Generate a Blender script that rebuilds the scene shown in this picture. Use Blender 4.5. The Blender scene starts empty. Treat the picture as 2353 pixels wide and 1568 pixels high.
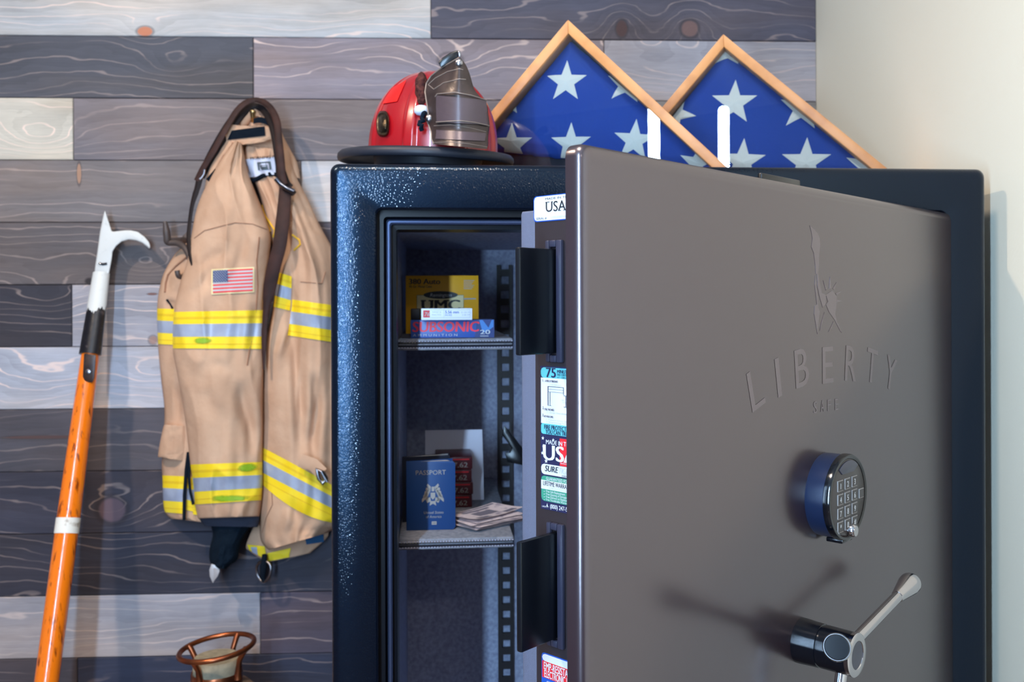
import bpy, bmesh, math, random
from mathutils import Vector, Matrix, noise
sc = bpy.context.scene
random.seed(7)

# ------------------------------------------------------------------ camera, world, light, exposure
K = 1.13                      # metres per survey unit
F = 2101.0                    # focal length in pixels of the 2353 px wide frame
ROLL = 0.004
YAW = math.radians(2.4)       # the camera looks a little to the right of square
ZC = 1.524 - 0.183 * K        # eye height
CY, SY = math.cos(YAW), math.sin(YAW)

def C(x, y, z):               # survey units, seen from the camera (right, forward, up) -> world
    x *= K; y *= K; z *= K
    return Vector((x * CY + y * SY, -x * SY + y * CY, ZC + z))

def Cd(x, y, z):              # direction
    return Vector((x * CY + y * SY, -x * SY + y * CY, z))

cam_d = bpy.data.cameras.new('camera')
cam = bpy.data.objects.new('camera', cam_d)
sc.collection.objects.link(cam)
cam.matrix_world = (Matrix.Translation((0, 0, ZC)) @ Matrix.Rotation(-YAW, 4, 'Z')
                    @ Matrix.Rotation(math.radians(90), 4, 'X') @ Matrix.Rotation(-ROLL, 4, 'Z'))
cam_d.sensor_width = 36
cam_d.lens = F / 2353 * 36
cam_d.shift_y = -94 / 2353
cam_d.clip_start = 0.05
cam_d.dof.use_dof = True
cam_d.dof.focus_distance = 0.86 * K
cam_d.dof.aperture_fstop = 9
sc.camera = cam

world = bpy.data.worlds.new('world')
sc.world = world
world.use_nodes = True
world.node_tree.nodes['Background'].inputs[0].default_value = (0.8, 0.85, 1, 1)
world.node_tree.nodes['Background'].inputs[1].default_value = 0.3
vs = sc.view_settings
vs.view_transform = 'Standard'
vs.look = 'None'
vs.exposure = -0.14
vs.gamma = 1
vs.use_curve_mapping = False

CEIL = 2.75
LIGHTS = [  # cam x, cam y, colour, watts, disc size; the last two are added fill
    (-1.12, 0.53, (1.0, 0.80, 0.60), 44, 0.10),
    (-0.15, 0.45, (1.0, 0.86, 0.73), 24, 0.26),  # added fill for the right wall and the door
    (0.30, -1.9, (1.0, 0.94, 0.90), 15, 0.30),  # added fill from behind the camera
]
TUBE = (-0.442, -0.35)
TUBE_POWER = 285.0
for lx, ly, col, w, sz in LIGHTS:
    ld = bpy.data.lights.new('ceiling_key_fill_glow', 'AREA')
    ld.shape = 'DISK'; ld.size = sz; ld.energy = w; ld.color = col
    lo = bpy.data.objects.new('ceiling_key_fill_glow', ld)
    p = C(lx, ly, 0); lo.location = (p.x, p.y, CEIL - 0.03)
    sc.collection.objects.link(lo)

# ------------------------------------------------------------------ picking helpers
def ray(px, py):
    u = px - 1176.5; v = py - 690.0
    return Vector(((u - ROLL * v) / F, 1.0, -(v + ROLL * u) / F))

def P(px, py, d):             # pixel at forward distance d -> world
    r = ray(px, py)
    return C(r.x * d, d, r.z * d)

def hitc(px, py, P0, n):      # pixel on a plane, survey units
    r = ray(px, py)
    return r * (P0.dot(n) / r.dot(n))

def Pz(px, py, z):            # pixel on a horizontal plane at survey height z
    r = ray(px, py)
    return C(*(r * (z / r.z)))

YW = 1.998 * K                # plank wall plane, world y
XR = 0.7614 * K               # right wall plane, world x
def Wl(px, py, off=0.0):      # pixel on the plane `off` metres in front of the plank wall
    r = ray(px, py)
    d = Cd(r.x, r.y, r.z)
    t = (YW - off) / d.y
    return Vector((d.x * t, d.y * t, ZC + d.z * t))

# ------------------------------------------------------------------ materials
def lin(c):
    c = c / 255.0
    return c / 12.92 if c <= 0.04045 else ((c + 0.055) / 1.055) ** 2.4
def rgb(r, g, b):
    return (lin(r), lin(g), lin(b), 1)

MATS = {}
def mat(name, col, rough=0.5, metal=0.0, spec=0.5, bump=None, var=None, coat=0.0, emit=None, stretch=(1, 1, 1), coatrough=0.05):
    m = bpy.data.materials.new(name); m.use_nodes = True
    nt = m.node_tree; b = nt.nodes['Principled BSDF']
    b.inputs['Base Color'].default_value = rgb(*col)
    b.inputs['Roughness'].default_value = rough
    b.inputs['Metallic'].default_value = metal
    b.inputs['Specular IOR Level'].default_value = spec
    b.inputs['Coat Weight'].default_value = coat
    b.inputs['Coat Roughness'].default_value = coatrough
    if emit:
        b.inputs['Emission Color'].default_value = (*emit[0], 1)
        b.inputs['Emission Strength'].default_value = emit[1]
    if bump or var:
        tc = nt.nodes.new('ShaderNodeTexCoord'); mp = nt.nodes.new('ShaderNodeMapping')
        mp.inputs['Scale'].default_value = stretch
        nt.links.new(tc.outputs['Object'], mp.inputs['Vector'])
    if bump:
        n = nt.nodes.new('ShaderNodeTexNoise'); n.inputs['Scale'].default_value = bump[0]; n.inputs['Detail'].default_value = 3
        bm_ = nt.nodes.new('ShaderNodeBump'); bm_.inputs['Strength'].default_value = bump[1]; bm_.inputs['Distance'].default_value = bump[2]
        nt.links.new(mp.outputs[0], n.inputs['Vector']); nt.links.new(n.outputs['Fac'], bm_.inputs['Height'])
        nt.links.new(bm_.outputs[0], b.inputs['Normal'])
    if var:
        n = nt.nodes.new('ShaderNodeTexNoise'); n.inputs['Scale'].default_value = var[0]; n.inputs['Detail'].default_value = 4
        r = nt.nodes.new('ShaderNodeMapRange')
        r.inputs['From Min'].default_value = var[2] if len(var) > 3 else 0.3
        r.inputs['From Max'].default_value = var[3] if len(var) > 3 else 0.7
        mx = nt.nodes.new('ShaderNodeMix'); mx.data_type = 'RGBA'
        mx.inputs[6].default_value = rgb(*col); mx.inputs[7].default_value = rgb(*var[1])
        nt.links.new(mp.outputs[0], n.inputs['Vector']); nt.links.new(n.outputs['Fac'], r.inputs['Value'])
        nt.links.new(r.outputs[0], mx.inputs[0]); nt.links.new(mx.outputs[2], b.inputs['Base Color'])
    MATS[name] = m
    return m

M = MATS
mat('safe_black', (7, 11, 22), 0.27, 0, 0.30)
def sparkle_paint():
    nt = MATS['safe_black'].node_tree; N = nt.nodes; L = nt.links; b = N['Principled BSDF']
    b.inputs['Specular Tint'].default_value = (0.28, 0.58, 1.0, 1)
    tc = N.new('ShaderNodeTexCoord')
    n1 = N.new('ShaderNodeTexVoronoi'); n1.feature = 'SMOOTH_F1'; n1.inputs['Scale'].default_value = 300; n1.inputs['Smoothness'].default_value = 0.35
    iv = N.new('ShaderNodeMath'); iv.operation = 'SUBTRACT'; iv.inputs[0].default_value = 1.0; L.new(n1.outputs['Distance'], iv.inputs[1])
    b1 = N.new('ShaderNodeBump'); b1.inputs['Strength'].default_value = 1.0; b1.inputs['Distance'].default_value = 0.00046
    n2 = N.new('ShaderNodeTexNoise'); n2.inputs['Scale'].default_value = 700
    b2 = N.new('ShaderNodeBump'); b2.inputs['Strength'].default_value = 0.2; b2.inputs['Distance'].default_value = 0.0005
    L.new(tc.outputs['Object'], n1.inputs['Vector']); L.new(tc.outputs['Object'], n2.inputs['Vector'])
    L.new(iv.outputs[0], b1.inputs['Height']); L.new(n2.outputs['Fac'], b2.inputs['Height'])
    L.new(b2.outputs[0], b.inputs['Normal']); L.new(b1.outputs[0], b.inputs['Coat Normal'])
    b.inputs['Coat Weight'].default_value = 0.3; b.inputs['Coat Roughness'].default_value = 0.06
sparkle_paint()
mat('safe_black_smooth', (7, 10, 18), 0.35, 0, 0.25)
mat('door_paint', (36, 26, 31), 0.26, 0.0, 1.0, bump=(900, 0.05, 0.0004), coat=0.25, coatrough=0.2)
M['door_paint'].node_tree.nodes['Principled BSDF'].inputs['Specular Tint'].default_value = (1.0, 0.84, 0.87, 1)
M['door_paint'].node_tree.nodes['Principled BSDF'].inputs['IOR'].default_value = 1.62
mat('door_mark', (72, 58, 62), 0.28, 0.0, 1.0, coat=0.25, coatrough=0.2)
M['door_mark'].node_tree.nodes['Principled BSDF'].inputs['Specular Tint'].default_value = (1.0, 0.86, 0.88, 1)
M['door_mark'].node_tree.nodes['Principled BSDF'].inputs['IOR'].default_value = 1.62
mat('door_inner', (44, 37, 40), 0.42, 0, 0.4, bump=(1200, 0.15, 0.0004))
mat('plate_black', (9, 12, 18), 0.28, 0, 0.5)
mat('trim_plastic', (44, 44, 60), 0.3, 0, 0.6)
mat('liner_metal', (96, 110, 146), 0.2, 0.8, 0.6)
mat('felt', (170, 176, 198), 0.95, 0, 0.1, bump=(500, 0.5, 0.002), var=(130, (136, 142, 166)))
mat('felt_light', (150, 148, 154), 0.95, 0, 0.1, bump=(600, 0.5, 0.002), var=(120, (120, 120, 128)))
mat('vinyl', (30, 34, 46), 0.38, 0, 0.5, bump=(300, 0.2, 0.001))
mat('thread', (158, 158, 178), 0.8)
mat('chrome', (190, 186, 188), 0.12, 1.0)
mat('chrome_dark', (110, 112, 122), 0.15, 1.0)
mat('hub_black', (10, 12, 18), 0.12, 0, 0.6)
mat('keypad_blue', (20, 34, 62), 0.32, 0, 0.6)
mat('keypad_face', (52, 46, 46), 0.35, 0, 0.5)
mat('key_line', (150, 142, 138), 0.5)
mat('white_ink', (196, 197, 200), 0.55)
mat('paper', (190, 190, 192), 0.7)
mat('black_ink', (16, 20, 30), 0.5)
mat('grey_ink', (165, 168, 172), 0.6)
mat('teal_ink', (84, 166, 172), 0.4)
mat('green_ink', (56, 134, 108), 0.4)
mat('navy_ink', (34, 34, 66), 0.4)
mat('blue_ink', (24, 72, 160), 0.4)
mat('red_ink', (205, 36, 44), 0.4)
mat('oak', (214, 150, 92), 0.4, 0, 0.4, var=(14, (176, 112, 60), 0.45, 0.75), stretch=(1, 1, 1))
mat('flag_blue', (24, 62, 148), 0.75, 0, 0.2, bump=(30, 0.25, 0.01), var=(9, (36, 68, 148)))
mat('flag_star', (214, 214, 206), 0.7, bump=(160, 0.25, 0.003))
mat('matting', (20, 24, 40), 0.8)
mat('helmet_red', (150, 8, 20), 0.3, 0, 0.5, coat=0.5)
mat('reflector_red', (238, 20, 16), 0.4, 0, 0.5)
mat('rubber', (34, 36, 46), 0.5, 0, 0.4)
mat('shield_leather', (50, 39, 37), 0.32, 0.35, 0.6, bump=(140, 0.25, 0.001), var=(45, (72, 58, 55)))
mat('shield_edge', (128, 114, 106), 0.4, 0.3)
mat('shield_patch', (78, 65, 69), 0.38, 0.2, 0.5, bump=(160, 0.2, 0.001), var=(40, (84, 70, 76)))
mat('steel', (150, 146, 150), 0.3, 1.0)
mat('clip_steel', (206, 202, 204), 0.45, 0.5)
mat('bronze', (90, 74, 54), 0.35, 0.85, bump=(300, 0.4, 0.001), var=(120, (44, 38, 34)))
mat('fur', (92, 54, 48), 0.95, 0, 0.1, bump=(220, 0.9, 0.004), var=(150, (46, 26, 28)))
mat('coat_tan', (206, 168, 140), 0.85, 0, 0.2, bump=(26, 0.4, 0.008), var=(13, (188, 148, 120)))
mat('coat_seam_crease', (146, 104, 80), 0.9)
mat('velcro', (16, 24, 34), 0.95, 0, 0.1, bump=(500, 0.5, 0.001))
mat('hi_yellow', (246, 208, 24), 0.6, 0, 0.3, var=(20, (250, 220, 60)))
def stain():
    m = mat('hi_green', (140, 180, 30), 0.6); nt = m.node_tree; N = nt.nodes; L = nt.links
    tc = N.new('ShaderNodeTexCoord'); mp = N.new('ShaderNodeMapping'); mp.inputs['Location'].default_value = (-1, 0, -1); mp.inputs['Scale'].default_value = (2, 0, 2)
    gr = N.new('ShaderNodeTexGradient'); gr.gradient_type = 'SPHERICAL'; nz = N.new('ShaderNodeTexNoise'); nz.inputs['Scale'].default_value = 7
    ad = N.new('ShaderNodeMath'); ad.operation = 'MULTIPLY'; mr = N.new('ShaderNodeMapRange'); mr.inputs['From Min'].default_value = .03; mr.inputs['From Max'].default_value = .24
    L.new(tc.outputs['Generated'], mp.inputs[0]); L.new(mp.outputs[0], gr.inputs[0]); L.new(tc.outputs['Generated'], nz.inputs['Vector'])
    L.new(gr.outputs['Fac'], ad.inputs[0]); L.new(nz.outputs['Fac'], ad.inputs[1]); L.new(ad.outputs[0], mr.inputs['Value']); L.new(mr.outputs[0], N['Principled BSDF'].inputs['Alpha'])
stain()
mat('hi_silver', (172, 180, 198), 0.45, 0.1, 0.5, var=(30, (150, 158, 182)))
mat('yellow_stitch', (222, 170, 40), 0.8)
mat('knit_navy', (14, 26, 38), 0.95, 0, 0.1, bump=(260, 0.8, 0.003))
mat('knit_grey', (48, 52, 66), 0.9, 0, 0.2, bump=(200, 0.5, 0.002))
mat('lining_blue', (30, 80, 120), 0.8)
mat('leather', (66, 40, 34), 0.62, 0, 0.22, bump=(120, 0.2, 0.001), var=(30, (40, 24, 22)))
mat('leather_dark', (30, 20, 20), 0.6, 0, 0.2)
mat('leather_edge', (120, 98, 88), 0.5)
mat('iron', (84, 72, 68), 0.5, 0.3)
mat('brass', (190, 160, 110), 0.25, 1.0)
mat('label_white', (196, 202, 222), 0.7)
mat('pole_orange', (238, 118, 16), 0.22, 0, 0.5, var=(38, (128, 52, 14), 0.57, 0.68), stretch=(3, 3, 0.45), coat=0.4)
mat('pole_white', (208, 208, 206), 0.45, 0, 0.4, var=(60, (184, 184, 182), 0.6, 0.8))
mat('pole_black', (26, 24, 30), 0.3, 0.2, 0.5, bump=(90, 0.2, 0.002), var=(60, (70, 62, 64), 0.58, 0.72))
mat('worn_tape', (226, 220, 210), 0.6, var=(60, (150, 130, 110), 0.58, 0.75))
mat('strap_iron', (74, 58, 52), 0.4, 0.4, var=(60, (46, 34, 34)))
mat('copper', (168, 92, 52), 0.3, 0.85, bump=(60, 0.15, 0.002), var=(30, (112, 62, 44)))
mat('plug_tan', (164, 150, 124), 0.8, var=(60, (126, 118, 100)))
mat('canister_tan', (158, 126, 98), 0.6, 0.1, var=(20, (132, 100, 80)))
mat('box_yellow', (242, 172, 14), 0.45)
mat('box_cream', (232, 214, 160), 0.5)
mat('box_white', (226, 228, 238), 0.45)
mat('box_black', (30, 26, 30), 0.5)
mat('box_blue', (52, 84, 160), 0.4)
mat('box_blue_dark', (28, 50, 110), 0.4)
mat('box_blue_light', (60, 120, 190), 0.4)
mat('box_orange', (220, 120, 60), 0.5)
mat('lettering_red', (236, 34, 62), 0.4)
mat('box_maroon', (82, 22, 30), 0.4)
mat('passport_blue', (14, 56, 108), 0.5, bump=(500, 0.15, 0.0005))
mat('passport_dark', (20, 26, 44), 0.5)
mat('gold_dull', (150, 142, 136), 0.45, 0.2)
mat('envelope', (214, 212, 226), 0.8)
mat('note', (228, 208, 206), 0.85, var=(60, (176, 158, 166), 0.52, 0.64))
mat('note_ink', (120, 112, 124), 0.9)
mat('wall_paint', (236, 228, 208), 0.9, 0, 0.2, bump=(180, 0.12, 0.002))
mat('room_paint', (128, 128, 136), 0.9)
mat('ceiling_paint', (196, 196, 196), 0.95)
mat('floor_wood', (104, 84, 70), 0.5, var=(4, (84, 66, 56)), stretch=(1, 9, 1))
mat('lamp_white', (235, 235, 235), 0.4)
mat('tube_glow', (255, 255, 255), 0.4, emit=((0.46, 0.71, 1.0), TUBE_POWER))
mat('disc_glow', (255, 250, 240), 0.4, emit=((1.0, 0.9, 0.8), 1.5))

def glass():
    m = bpy.data.materials.new('clear_glass'); m.use_nodes = True
    nt = m.node_tree; nt.nodes.clear()
    o = nt.nodes.new('ShaderNodeOutputMaterial'); mx = nt.nodes.new('ShaderNodeMixShader')
    t = nt.nodes.new('ShaderNodeBsdfTransparent'); g = nt.nodes.new('ShaderNodeBsdfGlossy'); fr = nt.nodes.new('ShaderNodeFresnel')
    g.inputs['Roughness'].default_value = 0.0; fr.inputs['IOR'].default_value = 1.5
    t.inputs[0].default_value = (0.97, 0.98, 0.98, 1)
    nt.links.new(fr.outputs[0], mx.inputs[0]); nt.links.new(t.outputs[0], mx.inputs[1]); nt.links.new(g.outputs[0], mx.inputs[2])
    nt.links.new(mx.outputs[0], o.inputs[0])
    MATS['clear_glass'] = m
glass()

def fabric_weave():           # herringbone upholstery
    m = mat('herringbone', (92, 96, 116), 0.75, 0, 0.3)
    nt = m.node_tree; b = nt.nodes['Principled BSDF']
    at = nt.nodes.new('ShaderNodeAttribute'); at.attribute_name = 'weave'
    w = nt.nodes.new('ShaderNodeTexWave'); w.wave_type = 'BANDS'; w.bands_direction = 'X'; w.inputs['Scale'].default_value = 1.0
    nt.links.new(at.outputs['Vector'], w.inputs['Vector'])
    rp = nt.nodes.new('ShaderNodeMix'); rp.data_type = 'RGBA'
    rp.inputs[6].default_value = rgb(28, 30, 44); rp.inputs[7].default_value = rgb(120, 124, 146)
    nt.links.new(w.outputs['Fac'], rp.inputs[0]); nt.links.new(rp.outputs[2], b.inputs['Base Color'])
    bp = nt.nodes.new('ShaderNodeBump'); bp.inputs['Strength'].default_value = 0.4; bp.inputs['Distance'].default_value = 0.001
    nt.links.new(w.outputs['Fac'], bp.inputs['Height']); nt.links.new(bp.outputs[0], b.inputs['Normal'])
fabric_weave()

# knots on the planks: wall x, z, size x, size z, strength
def wpt(px, py):
    q = Wl(px, py); return q.x, q.z
KNOTS = []
for (px, py, sx, sz, a) in [(333, 72, .06, .035, 1.0), (1045, 135, .085, .05, 1.3), (258, 1170, .10, .055, 1.3), (120, 680, .07, .05, .8),
                            (1430, 62, .05, .06, -1.0), (1585, 60, .06, .06, -1.2), (400, 150, .07, .04, .8), (335, 600, .06, .03, 1.0),
                            (100, 310, .09, .04, 1.2), (560, 1290, .16, .05, 1.1), (360, 855, .08, .04, .9), (1560, 175, .16, .05, .9),
                            (90, 860, .13, .05, .9)]:
    KNOTS.append((*wpt(px, py), sx, sz, a))

def wood_wall():
    m = bpy.data.materials.new('stained_planks'); m.use_nodes = True
    nt = m.node_tree; N = nt.nodes; L = nt.links; b = N['Principled BSDF']
    def mth(op, a, bb=None, c=None):
        n = N.new('ShaderNodeMath'); n.operation = op
        for i, v in enumerate((a, bb, c)):
            if v is None: continue
            if isinstance(v, (int, float)): n.inputs[i].default_value = v
            else: L.new(v, n.inputs[i])
        return n.outputs[0]
    def ns(vec, scale, detail=3, rough=0.55):
        n = N.new('ShaderNodeTexNoise'); n.inputs['Scale'].default_value = scale; n.inputs['Detail'].default_value = detail
        n.inputs['Roughness'].default_value = rough
        L.new(vec, n.inputs['Vector']); return n.outputs['Fac']
    def mix(f, a, bb):
        n = N.new('ShaderNodeMix'); n.data_type = 'RGBA'
        for i, v in ((0, f), (6, a), (7, bb)):
            if isinstance(v, (tuple, float)): n.inputs[i].default_value = v
            else: L.new(v, n.inputs[i])
        return n.outputs[2]
    def step(v, a, bb):
        n = N.new('ShaderNodeMapRange'); n.interpolation_type = 'SMOOTHSTEP'
        n.inputs['From Min'].default_value = a; n.inputs['From Max'].default_value = bb
        L.new(v, n.inputs['Value']); return n.outputs[0]
    g = N.new('ShaderNodeNewGeometry'); sp = N.new('ShaderNodeSeparateXYZ'); L.new(g.outputs['Position'], sp.inputs[0])
    X, Z = sp.outputs['X'], sp.outputs['Z']
    at = N.new('ShaderNodeAttribute'); at.attribute_name = 'tone'
    asd = N.new('ShaderNodeAttribute'); asd.attribute_name = 'seed'
    agr = N.new('ShaderNodeAttribute'); agr.attribute_name = 'grain'
    def vec(sx, sz):
        c = N.new('ShaderNodeCombineXYZ')
        L.new(mth('MULTIPLY', X, sx), c.inputs[0]); L.new(mth('MULTIPLY', Z, sz), c.inputs[1])
        L.new(mth('MULTIPLY', asd.outputs['Fac'], 37.0), c.inputs[2]); return c.outputs[0]
    field = mth('ADD', mth('MULTIPLY', Z, 34.0), mth('MULTIPLY', ns(vec(1.7, 7.0), 1.0, 2), 5.0))
    field = mth('ADD', field, mth('MULTIPLY', ns(vec(9.0, 30.0), 1.0, 2), 0.9))
    dark = None; core = None
    for (kx, kz, sx, sz, a) in KNOTS:
        dx = mth('DIVIDE', mth('SUBTRACT', X, kx), sx); dz = mth('DIVIDE', mth('SUBTRACT', Z, kz), sz)
        r2 = mth('ADD', mth('MULTIPLY', dx, dx), mth('MULTIPLY', dz, dz))
        gs = mth('POWER', 2.718, mth('MULTIPLY', r2, -1.0))
        field = mth('ADD', field, mth('MULTIPLY', gs, 2.1 * a))
    fr = mth('FRACT', field)
    tri = mth('ABSOLUTE', mth('SUBTRACT', fr, 0.5))
    line = mth('SUBTRACT', 1.0, step(tri, 0.014, 0.075))
    vary = step(ns(vec(2.0, 16.0), 1.0, 3), 0.36, 0.60)
    line = mth('MULTIPLY', mth('MULTIPLY', line, vary), agr.outputs['Fac'])
    fib = ns(vec(14.0, 420.0), 1.0, 3, 0.7)
    cloud = ns(vec(3.2, 9.0), 1.0, 4)
    shade = mth('ADD', mth('MULTIPLY', fib, 0.45), mth('ADD', mth('MULTIPLY', cloud, 0.95), 0.30))
    shade = mth('ADD', shade, mth('MULTIPLY', mth('SUBTRACT', fr, 0.5), 0.12))
    sc_ = N.new('ShaderNodeVectorMath'); sc_.operation = 'SCALE'
    L.new(at.outputs['Color'], sc_.inputs[0]); L.new(shade, sc_.inputs['Scale'])
    wv = N.new('ShaderNodeVectorMath'); wv.operation = 'MULTIPLY'
    L.new(sc_.outputs[0], wv.inputs[0]); L.new(mix(step(ns(vec(1.1, 6.0), 1.0, 3), 0.38, 0.66), (0.96, 0.98, 1.04, 1.0), (1.14, 1.0, 0.90, 1.0)), wv.inputs[1]); sc_ = wv
    tan = mix(0.62, sc_.outputs[0], rgb(244, 214, 200))
    col = mix(mth('MINIMUM', mth('MULTIPLY', line, 1.0), 1.0), sc_.outputs[0], tan)
    for (px, py, rx, rz, c, hard) in [(333, 72, .020, .013, (196, 110, 66), 1), (1428, 66, .014, .022, (82, 58, 56), 1), (1585, 66, .024, .022, (120, 92, 88), 1),
                                      (258, 1172, .038, .034, (104, 84, 92), 1), (352, 782, .012, .012, (150, 116, 106), 1), (205, 646, .010, .008, (30, 22, 26), 1),
                                      (182, 400, .006, .028, (168, 128, 104), 1), (1035, 140, .03, .02, (150, 126, 130), 1), (345, 563, .008, .012, (70, 52, 52), 1),
                                      (100, 1005, .10, .004, (86, 62, 58), 1), (350, 676, .012, .003, (110, 66, 54), 1)]:
        kx, kz = wpt(px, py)
        dx = mth('DIVIDE', mth('SUBTRACT', X, kx), rx); dz = mth('DIVIDE', mth('SUBTRACT', Z, kz), rz)
        rr = mth('ADD', mth('MULTIPLY', dx, dx), mth('MULTIPLY', dz, dz))
        rr = mth('ADD', rr, mth('MULTIPLY', mth('SUBTRACT', cloud, 0.5), 1.2))
        f1 = mth('SUBTRACT', 1.0, step(rr, 0.55, 1.0))
        col = mix(mth('MULTIPLY', f1, 0.85), col, rgb(*c))
        ring = mth('MULTIPLY', step(rr, 0.6, 0.95), mth('SUBTRACT', 1.0, step(rr, 1.0, 1.7)))
        col = mix(mth('MULTIPLY', ring, 0.45), col, rgb(46, 38, 40))
    L.new(col, b.inputs['Base Color'])
    b.inputs['Roughness'].default_value = 0.62; b.inputs['Specular IOR Level'].default_value = 0.3
    bp = N.new('ShaderNodeBump'); bp.inputs['Strength'].default_value = 0.12; bp.inputs['Distance'].default_value = 0.002
    L.new(fib, bp.inputs['Height']); L.new(bp.outputs[0], b.inputs['Normal'])
    MATS['stained_planks'] = m
wood_wall()

# ------------------------------------------------------------------ mesh builder
FONT_CACHE = {}
def text_data(txt, bold):
    key = (txt, bold)
    if key not in FONT_CACHE:
        cu = bpy.data.curves.new('t', 'FONT'); cu.body = txt; cu.size = 1; cu.offset = bold; cu.resolution_u = 3
        ob = bpy.data.objects.new('t', cu); sc.collection.objects.link(ob)
        dg = bpy.context.evaluated_depsgraph_get(); dg.update()
        me = bpy.data.meshes.new_from_object(ob.evaluated_get(dg))
        vv = [(v.co.x, v.co.y) for v in me.vertices]; ff = [tuple(p.vertices) for p in me.polygons]
        bpy.data.objects.remove(ob); bpy.data.curves.remove(cu); bpy.data.meshes.remove(me)
        FONT_CACHE[key] = (vv, ff)
    return FONT_CACHE[key]
_h = text_data('H', 0)[0]; CAPH = max(v[1] for v in _h)

class B:
    def __init__(s): s.v = []; s.f = []; s.m = []; s.mats = []
    def mi(s, name):
        if name not in s.mats: s.mats.append(name)
        return s.mats.index(name)
    def add(s, verts, faces, m):
        o = len(s.v); s.v += [Vector(v) for v in verts]; i = s.mi(m)
        for f in faces: s.f.append(tuple(o + k for k in f)); s.m.append(i)
        return s
    def box(s, fr, x0, x1, y0, y1, z0, z1, m):
        c = [fr(x, y, z) for z in (z0, z1) for y in (y0, y1) for x in (x0, x1)]
        return s.add(c, [(0, 2, 3, 1), (4, 5, 7, 6), (0, 1, 5, 4), (2, 6, 7, 3), (0, 4, 6, 2), (1, 3, 7, 5)], m)
    def prism(s, fr, poly, z0, z1, m):
        n = len(poly)
        vv = [fr(x, y, z0) for x, y in poly] + [fr(x, y, z1) for x, y in poly]
        ff = [tuple(range(n))[::-1], tuple(range(n, 2 * n))] + [(i, (i + 1) % n, n + (i + 1) % n, n + i) for i in range(n)]
        return s.add(vv, ff, m)
    def grid(s, fn, nu, nv, m, cu=False, cv=False):
        vv = [fn(i / (nu if cu else nu - 1), j / (nv if cv else nv - 1)) for j in range(nv) for i in range(nu)]
        ff = []
        for j in range(nv if cv else nv - 1):
            for i in range(nu if cu else nu - 1):
                a = j * nu + i; b_ = j * nu + (i + 1) % nu; c = ((j + 1) % nv) * nu + (i + 1) % nu; d = ((j + 1) % nv) * nu + i
                ff.append((a, b_, c, d))
        return s.add(vv, ff, m)
    def lathe(s, fr, prof, m, n=40, cap=True):
        vv = []; ff = []
        for r, h in prof:
            for k in range(n):
                a = 2 * math.pi * k / n; vv.append(fr(r * math.cos(a), r * math.sin(a), h))
        for j in range(len(prof) - 1):
            for k in range(n):
                ff.append((j * n + k, j * n + (k + 1) % n, (j + 1) * n + (k + 1) % n, (j + 1) * n + k))
        if cap:
            ff.append(tuple(range(n))[::-1]); ff.append(tuple(range((len(prof) - 1) * n, len(prof) * n)))
        return s.add(vv, ff, m)
    def tube(s, pts, rad, m, n=12, closed=False, flat=None):
        pts = [Vector(p) for p in pts]; N_ = len(pts); vv = []; ff = []
        if not hasattr(rad, '__len__'): rad = [rad] * N_
        up = None
        for i in range(N_):
            a = pts[(i - 1) % N_] if (closed or i > 0) else pts[0]; b_ = pts[(i + 1) % N_] if (closed or i < N_ - 1) else pts[-1]
            t = (b_ - a).normalized()
            if up is None:
                up = Vector((0, 1, 0)) if abs(t.y) < 0.9 else Vector((1, 0, 0))
            e1 = (up - t * up.dot(t)).normalized(); e2 = t.cross(e1); up = e1
            f1 = flat or 1.0
            for k in range(n):
                an = 2 * math.pi * k / n
                vv.append(pts[i] + e1 * (math.cos(an) * rad[i] * f1) + e2 * (math.sin(an) * rad[i]))
        for i in range(N_ if closed else N_ - 1):
            for k in range(n):
                ff.append((i * n + k, i * n + (k + 1) % n, ((i + 1) % N_) * n + (k + 1) % n, ((i + 1) % N_) * n + k))
        if not closed:
            ff.append(tuple(range(n))[::-1]); ff.append(tuple(range((N_ - 1) * n, N_ * n)))
        return s.add(vv, ff, m)
    def loops(s, rings, m, cap0=False, cap1=False):
        n = len(rings[0]); vv = [p for r in rings for p in r]; ff = []
        for j in range(len(rings) - 1):
            for k in range(n): ff.append((j * n + k, j * n + (k + 1) % n, (j + 1) * n + (k + 1) % n, (j + 1) * n + k))
        if cap0: ff.append(tuple(range(n))[::-1])
        if cap1: ff.append(tuple(range((len(rings) - 1) * n, len(rings) * n)))
        return s.add(vv, ff, m)
    def text(s, fr, txt, x, y, h, m, w=None, z=0.0003, bold=0.0, align='L', shear=0.0):
        vv, ff = text_data(txt, 0.0)
        if not vv: return s
        x0 = min(v[0] for v in vv); x1 = max(v[0] for v in vv); k = h / CAPH
        kx = (w / (x1 - x0)) if w else k
        ox = {'L': 0, 'C': -(x1 - x0) * kx / 2, 'R': -(x1 - x0) * kx}[align]
        for j, dx in enumerate((0.0,) if bold <= 0 else (0.0, bold * 1.5 * h, -bold * 1.5 * h)):
            s.add([fr(x + ox + (vx - x0) * kx + shear * vy * k + dx, y + vy * k, z + j * 4e-6) for vx, vy in vv], ff, m)
        return s

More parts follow.
